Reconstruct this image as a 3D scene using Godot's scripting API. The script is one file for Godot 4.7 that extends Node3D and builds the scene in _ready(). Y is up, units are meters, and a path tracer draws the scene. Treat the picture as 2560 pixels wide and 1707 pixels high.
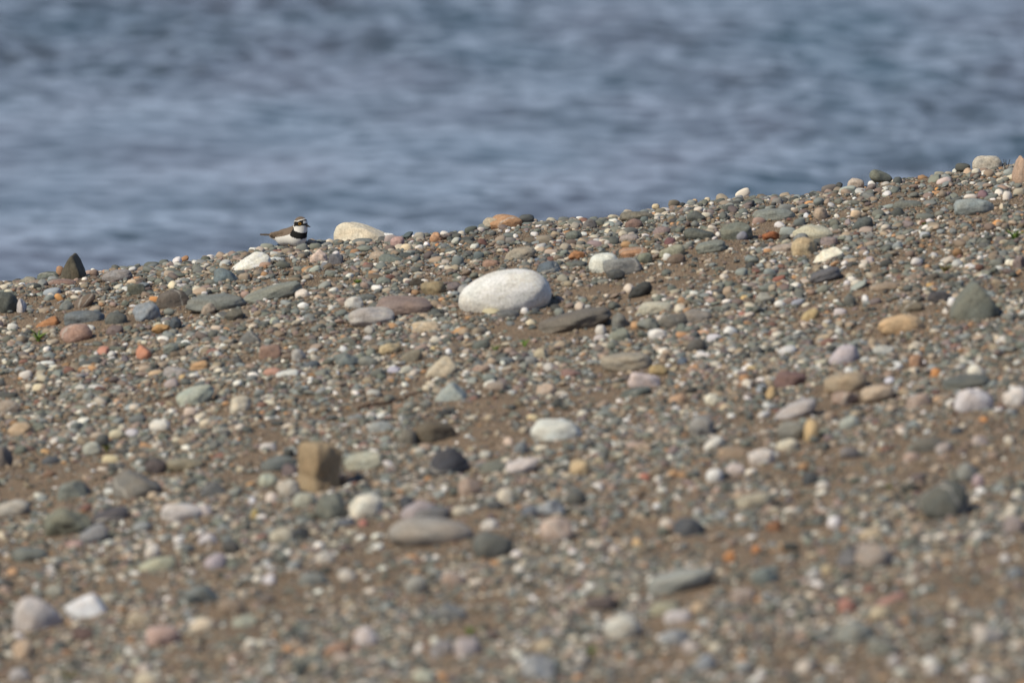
extends Node3D

const EYE := 5.4                      # camera height above the water
const RIDGE := 40.0                   # distance of the shingle crest
const WET := 0.004
# height of the crest every 0.1 m from x = -1.8
var crest := PackedFloat32Array([0.7351, 0.7461, 0.7576, 0.7694, 0.7812, 0.7930, 0.8038, 0.8142, 0.8264, 0.8397, 0.8531, 0.8677, 0.8822, 0.8932, 0.9009, 0.9096, 0.9198, 0.9304, 0.9413, 0.9500, 0.9584, 0.9722, 0.9877, 0.9971, 1.0035, 1.0169, 1.0339, 1.0472, 1.0583, 1.0694, 1.0804, 1.0903, 1.0995, 1.1087, 1.1179, 1.1268, 1.1352])
var rng := RandomNumberGenerator.new()
var rough := FastNoiseLite.new()
var spots := {}                       # kind of stone -> [[transform, colour], ...] for the uncounted gravel
var balls := {}
var stone_skin: StandardMaterial3D
var grain_skin: StandardMaterial3D
var taken := {}


func _ready() -> void:
	# ---- camera ----
	var cam := Camera3D.new()
	cam.name = "camera"
	cam.position = Vector3(0, EYE, 0)
	cam.rotation_degrees = Vector3(-6.67327, 0, 0)
	var lens := CameraAttributesPhysical.new()
	lens.frustum_focal_length = 626.7
	lens.frustum_near = 0.5
	lens.frustum_far = 9000.0
	lens.frustum_focus_distance = 40.845
	lens.exposure_aperture = 4.2
	cam.attributes = lens
	cam.near = 0.5
	cam.far = 9000.0
	add_child(cam)
	# ---- sky, sun, exposure ----
	var env := Environment.new()
	env.background_mode = Environment.BG_SKY
	var heaven := ProceduralSkyMaterial.new()
	heaven.sky_top_color = Color(0.30, 0.43, 0.60)
	heaven.sky_horizon_color = Color(0.83, 0.90, 1.0)
	heaven.sky_curve = 0.14
	heaven.ground_bottom_color = Color(0.36, 0.37, 0.38)
	heaven.ground_horizon_color = Color(0.68, 0.73, 0.80)
	heaven.sky_energy_multiplier = 1.0
	heaven.ground_energy_multiplier = 1.0
	var sky := Sky.new()
	sky.sky_material = heaven
	env.sky = sky
	env.tonemap_mode = Environment.TONE_MAPPER_LINEAR
	env.tonemap_exposure = 0.96
	env.sdfgi_enabled = true
	env.ssao_enabled = true
	env.ssil_enabled = true
	var we := WorldEnvironment.new()
	we.name = "environment"
	we.environment = env
	add_child(we)
	var sun := DirectionalLight3D.new()
	sun.name = "sun"
	sun.basis = Basis.looking_at(-Vector3(-0.60, 0.70, 0.45).normalized())
	sun.light_color = Color(1.0, 0.95, 0.85)
	sun.light_energy = 1.45
	sun.light_angular_distance = 0.5
	sun.shadow_enabled = true
	add_child(sun)

	rng.seed = 20240
	rough.seed = 7
	rough.noise_type = FastNoiseLite.TYPE_SIMPLEX_SMOOTH
	rough.fractal_type = FastNoiseLite.FRACTAL_NONE
	rough.frequency = 1.0
	make_skins()
	make_ground()
	make_water()
	make_stones()
	make_bits()
	make_gravel()
	make_bird()
	make_plants()


# ------------------------------------------------------------------ helpers
func lin(r: float, g: float, b: float) -> Color:
	var c := Color(r / 255.0, g / 255.0, b / 255.0).srgb_to_linear()
	var grey := c.get_luminance()
	return Color(grey, grey, grey).lerp(c, 0.8)       # weathered: a little less colour than wet stone has


func crest_y(x: float) -> float:
	var t := clampf((x + 1.8) / 0.1, 0.0, 35.999)
	var i := int(t)
	return lerpf(crest[i], crest[i + 1], t - i)


func ground_y(x: float, d: float) -> float:
	var s := d - RIDGE
	var y := crest_y(x)
	if s < 0.0:
		y += 0.058 * s
		if d < 33.0:
			var k := (33.0 - d) / 33.0
			y = lerpf(y + 0.058 * (33.0 - d), EYE - 1.65, clampf(k, 0.0, 1.0)) if d >= 0.0 else EYE - 1.65
	elif s < 0.8:
		y += 0.058 * s - 0.1925 * s * s
	else:
		y += 0.0464 - 0.1232 - 0.25 * (s - 0.8)
	return maxf(y, -2.5)


func tag(o: Node3D, label: String, category := "", group := "", kind := "") -> Node3D:
	if label != "": o.set_meta("label", label)
	if category != "": o.set_meta("category", category)
	if group != "": o.set_meta("group", group)
	if kind != "": o.set_meta("kind", kind)
	return o


func put(called: String, mesh: Mesh, skin: Material, parent: Node = self) -> MeshInstance3D:
	var o := MeshInstance3D.new()
	o.name = called
	o.mesh = mesh
	o.material_override = skin
	parent.add_child(o, true)
	return o


func flat_skin(c: Color, r := 0.8) -> StandardMaterial3D:
	var m := StandardMaterial3D.new()
	m.albedo_color = c
	m.roughness = r
	return m


func noise_map(sd: int, freq: float, lo: float, hi: float, type := FastNoiseLite.TYPE_SIMPLEX_SMOOTH, size := 512, octaves := 4) -> NoiseTexture2D:
	var n := FastNoiseLite.new()
	n.seed = sd
	n.noise_type = type
	n.frequency = freq
	n.fractal_octaves = octaves
	var t := NoiseTexture2D.new()
	t.width = size
	t.height = size
	t.seamless = true
	t.noise = n
	var g := Gradient.new()
	g.set_color(0, Color(lo, lo, lo))
	g.set_color(1, Color(hi, hi, hi))
	t.color_ramp = g
	return t


func make_skins() -> void:
	stone_skin = StandardMaterial3D.new()
	stone_skin.vertex_color_use_as_albedo = true
	stone_skin.roughness = 0.78
	stone_skin.metallic_specular = 0.35
	stone_skin.albedo_texture = noise_map(3, 0.035, 0.72, 1.0)
	stone_skin.uv1_triplanar = true
	stone_skin.uv1_scale = Vector3.ONE * 9.0
	stone_skin.heightmap_enabled = true
	stone_skin.heightmap_texture = noise_map(5, 0.05, 0.0, 1.0)
	stone_skin.heightmap_scale = 0.015
	grain_skin = StandardMaterial3D.new()
	grain_skin.vertex_color_use_as_albedo = true
	grain_skin.roughness = 0.75
	grain_skin.metallic_specular = 0.35


# ------------------------------------------------------------------ setting
func steps(fine_lo: float, fine_hi: float, step: float, lo: float, hi: float) -> PackedFloat32Array:
	var out := PackedFloat32Array()
	var x := fine_lo
	var back: Array[float] = []
	var g := step
	while x > lo:
		g *= 1.5
		x -= g
		back.append(maxf(x, lo))
	back.reverse()
	for v in back: out.append(v)
	x = fine_lo
	while x <= fine_hi + 1e-6:
		out.append(x)
		x += step
	g = step
	x = out[out.size() - 1]
	while x < hi:
		g *= 1.5
		x += g
		out.append(minf(x, hi))
	return out


func sheet(xs: PackedFloat32Array, ds: PackedFloat32Array, ys: PackedFloat32Array, tint := PackedColorArray()) -> ArrayMesh:
	var nx := xs.size()
	var nd := ds.size()
	var v := PackedVector3Array()
	var n := PackedVector3Array()
	v.resize(nx * nd)
	n.resize(nx * nd)
	for j in nd:
		for i in nx:
			v[j * nx + i] = Vector3(xs[i], ys[j * nx + i], -ds[j])
	for j in nd:
		for i in nx:
			var a := v[j * nx + maxi(i - 1, 0)]
			var b := v[j * nx + mini(i + 1, nx - 1)]
			var c := v[maxi(j - 1, 0) * nx + i]
			var e := v[mini(j + 1, nd - 1) * nx + i]
			n[j * nx + i] = (b - a).cross(e - c).normalized()
	var idx := PackedInt32Array()
	idx.resize((nx - 1) * (nd - 1) * 6)
	var k := 0
	for j in nd - 1:
		for i in nx - 1:
			var p := j * nx + i
			for q in [p, p + nx, p + 1, p + 1, p + nx, p + nx + 1]:
				idx[k] = q
				k += 1
	var arr := []
	arr.resize(Mesh.ARRAY_MAX)
	arr[Mesh.ARRAY_VERTEX] = v
	arr[Mesh.ARRAY_NORMAL] = n
	arr[Mesh.ARRAY_INDEX] = idx
	if tint.size(): arr[Mesh.ARRAY_COLOR] = tint
	var m := ArrayMesh.new()
	m.add_surface_from_arrays(Mesh.PRIMITIVE_TRIANGLES, arr)
	return m


func bump(x: float, d: float) -> float:
	return 0.007 * rough.get_noise_2d(x * 3.0, d * 3.0) + 0.003 * rough.get_noise_2d(x * 9.0 + 40.0, d * 9.0) + 0.0015 * rough.get_noise_2d(x * 40.0, d * 40.0 + 9.0)


func make_ground() -> void:
	var xs := steps(-2.0, 2.0, 0.02, -3000.0, 3000.0)
	var ds := steps(33.0, 41.4, 0.025, -200.0, 3200.0)
	var ys := PackedFloat32Array()
	for d in ds:
		for x in xs:
			var near := absf(x) < 3.0 and d > 32.0 and d < 42.0
			ys.append(ground_y(x, d) + (bump(x, d) if near else 0.0))
	var skin := StandardMaterial3D.new()
	skin.albedo_color = Color.WHITE
	var im := Image.create(1024, 1024, false, Image.FORMAT_RGB8)
	var a := FastNoiseLite.new()
	a.seed = 11
	a.frequency = 0.004
	var r := RandomNumberGenerator.new()
	r.seed = 5
	# coarse sand: single grains of buff, brown, grey and a few pale ones
	var grains: Array[Color] = [Color(0.63, 0.55, 0.47), Color(0.56, 0.49, 0.42), Color(0.50, 0.45, 0.40), Color(0.58, 0.55, 0.51), Color(0.72, 0.64, 0.56), Color(0.46, 0.44, 0.42)]
	for y in 512:
		for x in 512:
			var c := grains[r.randi() % 6]
			c = c.lerp(Color(0.61, 0.505, 0.405), 0.45)
			c = c * (0.90 + 0.10 * a.get_noise_2d(x * 2.0, y * 2.0))
			if r.randf() < 0.05: c = Color(0.80, 0.75, 0.68)
			elif r.randf() < 0.10: c = Color(0.36, 0.35, 0.34)
			im.fill_rect(Rect2i(x * 2, y * 2, 2, 2), c)
	skin.albedo_texture = ImageTexture.create_from_image(im)
	skin.uv1_triplanar = true
	skin.uv1_world_triplanar = true
	skin.uv1_scale = Vector3.ONE * 1.6
	skin.heightmap_enabled = true
	skin.heightmap_texture = noise_map(21, 0.12, 0.0, 1.0, FastNoiseLite.TYPE_SIMPLEX_SMOOTH, 1024, 3)
	skin.heightmap_scale = 0.8
	skin.roughness = 0.95
	skin.metallic_specular = 0.2
	tag(put("beach_ground", sheet(xs, ds, ys), skin), "brown sandy beach rising to a shingle crest", "", "", "structure")


func make_water() -> void:
	var xs := steps(-3.2, 3.2, 0.028, -4000.0, 4000.0)
	var ds := steps(43.5, 66.0, 0.04, 41.0, 6000.0)
	var a := FastNoiseLite.new()
	a.seed = 31
	a.noise_type = FastNoiseLite.TYPE_SIMPLEX_SMOOTH
	a.frequency = 1.0
	a.fractal_type = FastNoiseLite.FRACTAL_NONE
	var ys := PackedFloat32Array()
	for d in ds:
		for x in xs:
			var y := 0.0
			if absf(x) < 6.0 and d < 80.0:
				var calm := 0.55 + 0.45 * a.get_noise_2d(x * 0.25 + 90.0, d * 0.12)
				calm *= lerpf(0.5, 1.35, clampf((d - 46.0) / 9.0, 0.0, 1.0))
				y += 0.013 * a.get_noise_2d(x * 1.2, d * 0.7)
				y += 0.012 * calm * a.get_noise_2d(x * 5.4 + 0.4 * d + 10.0, d * 4.0)
				y += 0.008 * calm * a.get_noise_2d(x * 10.0 - 0.6 * d + 50.0, d * 7.0)
				y += 0.0022 * a.get_noise_2d(x * 10.0, d * 8.0 + 70.0)
			ys.append(y)
	# the bed shows through in dull teal and mauve patches
	var tint := PackedColorArray()
	for d in ds:
		for x in xs:
			var t := clampf(0.5 + 0.5 * a.get_noise_2d(x * 0.9 + 20.0, d * 0.3) + 0.25 * a.get_noise_2d(x * 2.0, d * 0.8), 0.0, 1.0)
			tint.append(lin(36, 64, 62).lerp(lin(72, 62, 60), t) if absf(x) < 8.0 and d < 90.0 else lin(48, 56, 60))
	var skin := StandardMaterial3D.new()
	skin.vertex_color_use_as_albedo = true
	skin.roughness = 0.12
	skin.metallic_specular = 0.5
	tag(put("water", sheet(xs, ds, ys, tint), skin), "rippled blue-grey water beyond the beach", "", "", "structure")


# ------------------------------------------------------------------ stones
func ball(level: int) -> Array:
	if balls.has(level): return balls[level]
	var t := (1.0 + sqrt(5.0)) / 2.0
	var v: Array[Vector3] = []
	for p in [Vector3(-1, t, 0), Vector3(1, t, 0), Vector3(-1, -t, 0), Vector3(1, -t, 0), Vector3(0, -1, t), Vector3(0, 1, t), Vector3(0, -1, -t), Vector3(0, 1, -t), Vector3(t, 0, -1), Vector3(t, 0, 1), Vector3(-t, 0, -1), Vector3(-t, 0, 1)]:
		v.append(p.normalized())
	var f := PackedInt32Array([0, 11, 5, 0, 5, 1, 0, 1, 7, 0, 7, 10, 0, 10, 11, 1, 5, 9, 5, 11, 4, 11, 10, 2, 10, 7, 6, 7, 1, 8, 3, 9, 4, 3, 4, 2, 3, 2, 6, 3, 6, 8, 3, 8, 9, 4, 9, 5, 2, 4, 11, 6, 2, 10, 8, 6, 7, 9, 8, 1])
	for k in level:
		var mid := {}
		var g := PackedInt32Array()
		for i in range(0, f.size(), 3):
			var m: Array[int] = []
			for e in 3:
				var a := f[i + e]
				var b := f[i + (e + 1) % 3]
				var key := mini(a, b) * 100000 + maxi(a, b)
				if not mid.has(key):
					mid[key] = v.size()
					v.append((v[a] + v[b]).normalized())
				m.append(mid[key])
			g.append_array([f[i], m[0], m[2], f[i + 1], m[1], m[0], f[i + 2], m[2], m[1], m[0], m[1], m[2]])
		f = g
	# Godot's front faces run clockwise
	for i in range(0, f.size(), 3):
		var s := f[i + 1]
		f[i + 1] = f[i + 2]
		f[i + 2] = s
	balls[level] = [PackedVector3Array(v), f]
	return balls[level]


func facet(r: float, v: Vector3, n: Vector3, h: float, soft := 0.16) -> float:
	var k := v.dot(n)
	if k < 0.02: return r
	var q := h / k
	# soft minimum keeps the worn edge round
	var w := clampf(0.5 + 0.5 * (q - r) / soft, 0.0, 1.0)
	return lerpf(q, r, w) - soft * w * (1.0 - w)


func stone_mesh(form: String, a: float, c: float, b: float, sd: int, tint: Color, level: int, marks := 1.0) -> ArrayMesh:
	var r := RandomNumberGenerator.new()
	r.seed = sd
	var base := ball(level)
	var dirs: PackedVector3Array = base[0]
	var faces: PackedInt32Array = base[1]
	var pow_n := 2.2 + r.randf() * 0.4
	var planes: Array = []
	match form:
		"f": pow_n = 2.9
		"B": pow_n = 6.5
		"b":
			pow_n = 4.5
			planes.append([Vector3(0.6, 0.5, 0.62).normalized(), 1.02])
		"a":
			for k in 9:
				planes.append([Vector3(r.randf_range(-1, 1), r.randf_range(-0.5, 1), r.randf_range(-0.8, 1)).normalized(), r.randf_range(0.66, 0.86)])
		"w": planes = [[Vector3(0.5, 0.86, 0.1).normalized(), 0.6], [Vector3(-0.5, 0.4, 0.75).normalized(), 0.72]]
		"v": planes = [[Vector3(-0.5, 0.86, 0.1).normalized(), 0.6], [Vector3(0.4, 0.4, 0.8).normalized(), 0.72]]
		"p": planes = [[Vector3(0.76, 0.64, 0.05).normalized(), 0.60], [Vector3(-0.76, 0.64, 0.05).normalized(), 0.60], [Vector3(-0.25, 0.2, 0.95).normalized(), 0.72]]
		"o", "e" when level < 5:
			if r.randf() < 0.5: planes.append([Vector3(r.randf_range(-1, 1), r.randf_range(0, 0.8), r.randf_range(-0.2, 1)).normalized(), r.randf_range(0.74, 0.9)])
			if r.randf() < 0.4: planes.append([Vector3(r.randf_range(-1, 1), r.randf_range(0, 0.8), r.randf_range(-0.2, 1)).normalized(), r.randf_range(0.78, 0.92)])
	var off := Vector3(r.randf(), r.randf(), r.randf()) * 300.0
	var fine := 0.022
	var soft := 0.34 if form in ["p", "w", "v"] else 0.18
	var lump := 0.07 if form != "a" else 0.11
	var v := PackedVector3Array()
	var col := PackedColorArray()
	v.resize(dirs.size())
	col.resize(dirs.size())
	var taper := r.randf_range(0.22, 0.36) if form == "e" else r.randf_range(-0.12, 0.12)
	if level == 5:
		lump = 0.03
		pow_n = 2.15
		fine = 0.008
	if form == "p": lump = 0.04
	for i in dirs.size():
		var q := dirs[i]
		var k := pow(pow(absf(q.x), pow_n) + pow(absf(q.y), pow_n) + pow(absf(q.z), pow_n), -1.0 / pow_n)
		for pl in planes: k = facet(k, q, pl[0], pl[1], soft)
		k *= 1.0 + lump * rough.get_noise_3dv(q * 1.1 + off) + fine * rough.get_noise_3dv(q * 3.0 + off)
		if level > 3: k *= 1.0 + 0.4 * fine * rough.get_noise_3dv(q * 8.0 + off)
		if form == "B": k *= 1.0 - 0.13 * exp(-pow((q.y * k + 0.05) / 0.2, 2.0)) * smoothstep(0.1, 0.7, -q.x + 0.3 * q.z) + 0.015 * rough.get_noise_3dv(q * 2.5 + off)
		var p := q * k
		var th := 1.0 - taper * p.x
		v[i] = Vector3(p.x * a, p.y * c * th, p.z * b * th)
		var m := 1.0 + marks * (0.13 * rough.get_noise_3dv(q * 1.6 - off) + 0.10 * rough.get_noise_3dv(q * 5.0 - off))
		if level == 5: m *= 1.0 - 0.22 * smoothstep(0.05, 0.6, rough.get_noise_3dv(q * 11.0 + off) + 0.4 * rough.get_noise_3dv(q * 26.0 - off))
		var warm := 1.0 + marks * 0.05 * rough.get_noise_3dv(q * 1.2 + off * 0.5)
		col[i] = Color(tint.r * m * warm, tint.g * m, tint.b * m / warm)
	if level > 3 and level < 5 and r.randf() < 0.3:
		# a pale quartz vein or two through the stone
		for k in 1 + r.randi() % 2:
			var vn := Vector3(r.randf_range(-1, 1), r.randf_range(-1, 1), r.randf_range(-1, 1)).normalized()
			var vh := r.randf_range(-0.4, 0.5)
			var wide := r.randf_range(0.03, 0.07)
			for i in dirs.size():
				var gap := absf(dirs[i].dot(vn) - vh + 0.08 * rough.get_noise_3dv(dirs[i] * 2.0 + off))
				col[i] = col[i].lerp(Color(0.58, 0.56, 0.52), 0.65 * clampf(1.5 - gap / wide, 0.0, 1.0))
	var n := PackedVector3Array()
	n.resize(v.size())
	for i in range(0, faces.size(), 3):
		var fn := (v[faces[i + 2]] - v[faces[i]]).cross(v[faces[i + 1]] - v[faces[i]])
		n[faces[i]] += fn
		n[faces[i + 1]] += fn
		n[faces[i + 2]] += fn
	for i in n.size(): n[i] = n[i].normalized()
	var arr := []
	arr.resize(Mesh.ARRAY_MAX)
	arr[Mesh.ARRAY_VERTEX] = v
	arr[Mesh.ARRAY_NORMAL] = n
	arr[Mesh.ARRAY_COLOR] = col
	arr[Mesh.ARRAY_INDEX] = faces
	var mesh := ArrayMesh.new()
	mesh.add_surface_from_arrays(Mesh.PRIMITIVE_TRIANGLES, arr)
	return mesh


var count := 0

# one stone: where its middle lies, half its width, height and depth in millimetres, its lean, its colour, its form
func stone(label: String, x: float, y: float, z: float, a: float, c: float, b: float, lean: float, cr: int, cg: int, cb: int, form: String) -> void:
	count += 1
	var level := 5 if a > 80.0 else (4 if a > 26.0 else 3)
	var m := stone_mesh(form, a / 1000.0, c / 1000.0, b / 1000.0, 1000 + count, lin(cr, cg, cb) * lerpf(0.90, 1.25, clampf((cr + cg + cb) / 600.0, 0.0, 1.0)), level)
	var big := a > 23.0
	var o := put("stone" if big else "pebble", m, stone_skin)
	o.position = Vector3(x, y, z)
	o.rotation = Vector3(rng.randf_range(-0.1, 0.1), rng.randf_range(-0.2, 0.2), deg_to_rad(lean))
	if form == "B": o.rotation = Vector3(0.05, 0.62, -0.03)
	tag(o, label, "stone" if big else "pebble", "larger stones lying on the shingle" if big else "pebbles lying on the shingle")
	# where the stone lies, and a hand's breadth before it, no other large pebble lies
	for zz in range(roundi((z - b / 1000.0) * 50), roundi((z + b / 1000.0 + 0.05) * 50) + 1):
		for xx in range(roundi((x - a / 1000.0) * 100), roundi((x + a / 1000.0) * 100) + 1):
			taken[Vector2i(xx, zz)] = 1 if zz > (z + b / 1000.0) * 50 else 2


func make_stones() -> void:
	stone("pale pitted boulder topping the highest part of the crest", 1.086, 1.074, -40.44, 34, 21, 21, 0, 195, 185, 168, "o")
	stone("tall pinkish pointed stone cut off by the frame at the crest", 1.154, 1.096, -40.08, 22, 43, 39, 0, 185, 155, 132, "p")
	stone("smooth grey-green tapered stone on the crest against the water", 0.842, 1.047, -40.44, 26, 14, 16, -14, 125, 130, 118, "e")
	stone("cream oval pebble, close to the left of the tapered crest stone", 0.784, 1.030, -40.44, 20, 13, 12, 0, 195, 178, 162, "o")
	stone("grey-green flat stone, just below the tapered crest stone", 0.892, 1.042, -39.86, 34, 14, 27, 0, 122, 125, 118, "f")
	stone("broad pale blue-grey stone below the pitted pale boulder", 1.036, 1.054, -39.72, 45, 21, 28, 0, 150, 160, 160, "o")
	stone("cream round pebble, just above the broad cream stone", 0.696, 1.018, -39.91, 16, 16, 15, 0, 178, 158, 138, "o")
	stone("dark grey round pebble, just below the tapered crest stone", 0.868, 1.034, -39.76, 15, 16, 14, 40, 88, 92, 90, "o")
	stone("broad flat pale grey stone lying just under the crest", 0.591, 1.008, -39.97, 46, 17, 37, 0, 140, 145, 138, "f")
	stone("tan flat stone, nearest above the grey overlapping stone", 0.284, 0.978, -40.22, 38, 13, 30, 0, 130, 125, 112, "f")
	stone("grey angular pebble, just above the dark lens-shaped stone", 0.420, 0.997, -40.05, 22, 14, 13, 0, 98, 102, 100, "a")
	stone("cream wedge-shaped pebble, close to the left of the orange-tan dome", -0.045, 0.944, -40.44, 21, 13, 13, 15, 185, 172, 150, "w")
	stone("orange-tan domed stone on the crest against the water", -0.015, 0.940, -40.44, 39, 20, 24, 0, 190, 145, 105, "o")
	stone("blue-grey oval stone, nearest to the right of the white bone-shaped stone", 0.786, 1.019, -39.69, 25, 14, 16, 28, 100, 108, 108, "o")
	stone("pinkish oval pebble, just above the grey overlapping stone", 0.276, 0.977, -40.08, 19, 13, 12, 0, 145, 118, 110, "o")
	stone("grey angular pebble, close to the right of the orange-tan dome", 0.074, 0.953, -40.28, 22, 11, 13, 0, 130, 128, 120, "a")
	stone("grey oval pebble, just above the greenish-white dome", 0.175, 0.966, -40.14, 18, 14, 13, 35, 120, 116, 116, "o")
	stone("pink angular pebble, close to the left of the dark lens-shaped stone", 0.335, 0.979, -39.91, 23, 16, 15, 25, 150, 130, 128, "a")
	stone("large grey-green domed stone beside the dark lens-shaped stone", 0.504, 0.993, -39.76, 37, 24, 23, 0, 128, 132, 120, "o")
	stone("broad cream stone behind the tan ball-shaped stone", 0.675, 1.002, -39.66, 45, 20, 28, -4, 195, 190, 165, "o")
	stone("big cream boulder on the crest beside the bird, seen against the water", -0.347, 0.911, -40.44, 60, 35, 37, 0, 214, 203, 180, "w")
	stone("flat dark grey lens-shaped stone beside the large grey-green dome", 0.422, 0.983, -39.79, 36, 15, 29, -10, 105, 110, 104, "f")
	stone("rust angular pebble, just below the flat pale grey stone", 0.581, 0.991, -39.72, 19, 14, 13, 15, 175, 105, 60, "a")
	stone("grey-green oval pebble, close to the left of the greenish-white dome", 0.140, 0.958, -40.01, 19, 12, 12, 12, 122, 128, 120, "o")
	stone("orange angular pebble, close to the right of the pink rounded stone", -0.173, 0.932, -40.21, 17, 14, 12, 0, 205, 155, 115, "a")
	stone("white angular pebble, close to the left of the pink rounded stone", -0.292, 0.906, -40.44, 23, 13, 14, 10, 240, 238, 236, "a")
	stone("grey oval pebble, just above the tan ball stone", 0.648, 0.994, -39.63, 19, 13, 12, 0, 135, 138, 138, "o")
	stone("pale grey oval pebble, just above the grey overlapping stone", 0.264, 0.965, -39.88, 22, 12, 14, 0, 165, 155, 152, "o")
	stone("pink wedge-shaped pebble, just above the white bone-shaped stone", 0.708, 0.998, -39.53, 20, 17, 15, 25, 150, 135, 135, "w")
	stone("pink rounded stone at the low end of the cream boulder", -0.260, 0.924, -40.18, 16, 15, 14, 0, 190, 155, 150, "o")
	stone("grey flat pebble, just below the cream boulder", -0.340, 0.910, -40.30, 24, 11, 19, 0, 125, 130, 128, "f")
	stone("red-brown angular pebble, close to the left of the dark lens-shaped stone", 0.354, 0.971, -39.75, 16, 15, 13, 40, 140, 100, 105, "a")
	stone("grey-green flat stone, just below the dark lens-shaped stone", 0.445, 0.976, -39.62, 33, 14, 27, 10, 135, 140, 132, "f")
	stone("pale grey oval pebble, just below the bird", -0.527, 0.888, -40.40, 20, 12, 12, 20, 150, 152, 150, "o")
	stone("tan ball-shaped stone in front of the broad cream stone", 0.652, 0.989, -39.46, 29, 27, 24, 0, 190, 168, 130, "o")
	stone("cream flat stone, close to the left of the tan ball stone", 0.606, 0.981, -39.52, 29, 13, 23, 12, 175, 158, 145, "f")
	stone("tan oval stone, close to the left of the dark lens-shaped stone", 0.358, 0.965, -39.62, 29, 17, 18, 10, 160, 158, 135, "o")
	stone("orange flat stone, just above the grey overlapping stone", 0.273, 0.955, -39.70, 32, 11, 25, 0, 185, 140, 105, "f")
	stone("white bone-shaped stone tilted beside the tan ball stone", 0.702, 0.988, -39.33, 38, 22, 23, 22, 236, 226, 204, "a")
	stone("long beige stone tilted above the big white boulder", 0.017, 0.938, -39.78, 38, 20, 24, 20, 165, 155, 138, "e")
	stone("orange angular pebble, close to the left of the greenish-white dome", 0.145, 0.944, -39.73, 19, 14, 13, 30, 190, 130, 80, "a")
	stone("pink and white quartz stone just below the bird's breast", -0.437, 0.907, -40.03, 23, 19, 17, 0, 215, 190, 175, "a")
	stone("cream oval pebble, close to the left of the grey-green wedge", -0.302, 0.913, -39.98, 21, 14, 13, 0, 175, 158, 140, "o")
	stone("grey-green oval pebble, close to the right of the grey overlapping stone", 0.298, 0.953, -39.60, 17, 13, 12, 0, 135, 140, 122, "o")
	stone("grey-green wedge-shaped stone below the cream boulder", -0.272, 0.914, -39.92, 29, 16, 18, 0, 120, 130, 125, "w")
	stone("brown oval pebble, just below the dark lens-shaped stone", 0.367, 0.959, -39.52, 21, 13, 13, 15, 130, 112, 98, "o")
	stone("blue-grey blocky pebble, close to the right of the quartz stone", -0.398, 0.905, -39.99, 16, 15, 12, 0, 118, 118, 126, "b")
	stone("jagged white rock sloping down the ridge just below the bird", -0.592, 0.894, -40.02, 46, 22, 28, 18, 236, 233, 220, "v")
	stone("dull lilac slab cut off by the frame above the kite-shaped boulder", 1.117, 1.017, -38.92, 20, 24, 22, 0, 135, 120, 118, "a")
	stone("greenish-white domed stone partly hidden by a grey stone", 0.207, 0.944, -39.54, 34, 29, 26, 0, 214, 218, 210, "o")
	stone("pinkish flat pebble, close to the left of the long beige stone", -0.047, 0.925, -39.73, 19, 11, 16, 0, 165, 130, 110, "f")
	stone("grey flat pebble, close to the left of the greenish-white dome", 0.148, 0.935, -39.61, 20, 12, 16, 0, 105, 110, 108, "f")
	stone("grey rounded stone overlapping the greenish-white dome", 0.246, 0.945, -39.50, 44, 24, 27, 0, 140, 142, 142, "o")
	stone("dark olive stone standing on end like a fin at the water's edge", -0.999, 0.847, -40.28, 31, 48, 43, 0, 98, 92, 78, "p")
	stone("dark blue-grey oval stone touching the top of the big white boulder", 0.082, 0.930, -39.56, 27, 21, 19, 10, 105, 118, 130, "o")
	stone("grey oval pebble, just below the grey overlapping stone", 0.232, 0.935, -39.44, 20, 12, 13, 0, 95, 97, 97, "o")
	stone("blue-grey flat stone, just below the white bone-shaped stone", 0.692, 0.971, -39.10, 34, 15, 27, 18, 110, 110, 116, "f")
	stone("largest pale lilac-grey stone beside the fin-shaped stone", -0.895, 0.852, -40.13, 34, 17, 21, 8, 150, 145, 145, "o")
	stone("grey-green long rounded stone, close to the left of the fin-shaped stone", -1.059, 0.814, -40.44, 27, 15, 17, 0, 112, 120, 112, "o")
	stone("smooth blue-grey egg-shaped stone just below the jagged white rock", -0.642, 0.877, -39.87, 32, 19, 20, -18, 112, 128, 135, "e")
	stone("brown long rounded pebble, just above the dark slate stone", 0.918, 0.988, -38.87, 23, 10, 14, 30, 105, 98, 90, "o")
	stone("tan angular pebble, close to the right of the dark grey-green ball stone", -1.104, 0.811, -40.40, 21, 11, 13, 0, 150, 145, 130, "a")
	stone("grey-green angular pebble, just below the grey-green wedge", -0.289, 0.894, -39.64, 19, 13, 12, 0, 130, 138, 132, "a")
	stone("brown angular pebble, close to the left of the olive-yellow rock", -0.212, 0.899, -39.59, 18, 13, 12, 0, 85, 78, 70, "a")
	stone("pinkish flat stone, just below the fin-shaped stone", -1.022, 0.832, -40.15, 34, 12, 27, 0, 150, 120, 108, "f")
	stone("grey angular pebble, close to the right of the olive-yellow rock", -0.128, 0.903, -39.47, 18, 14, 13, 0, 125, 115, 118, "a")
	stone("olive-yellow angular rock between the dull pink slab and big white boulder", -0.178, 0.899, -39.47, 32, 21, 20, -8, 155, 138, 105, "a")
	stone("tan flat stone, just above the cream-orange block", 0.819, 0.973, -38.83, 34, 13, 27, 8, 160, 140, 118, "f")
	stone("grey blocky pebble, close to the right of the lilac-grey oval stone", -0.848, 0.846, -39.91, 20, 15, 12, 0, 110, 112, 100, "b")
	stone("black elongated stone tilted uphill above the long cream stone", 0.284, 0.929, -39.17, 29, 15, 18, 32, 75, 77, 77, "o")
	stone("big white speckled boulder, the largest stone on the beach", -0.016, 0.916, -39.19, 103, 56, 64, 8, 234, 232, 226, "o")
	stone("long grey-green stone shaped like a log, below the jagged white rock", -0.536, 0.875, -39.59, 68, 18, 42, 14, 138, 142, 133, "o")
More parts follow.
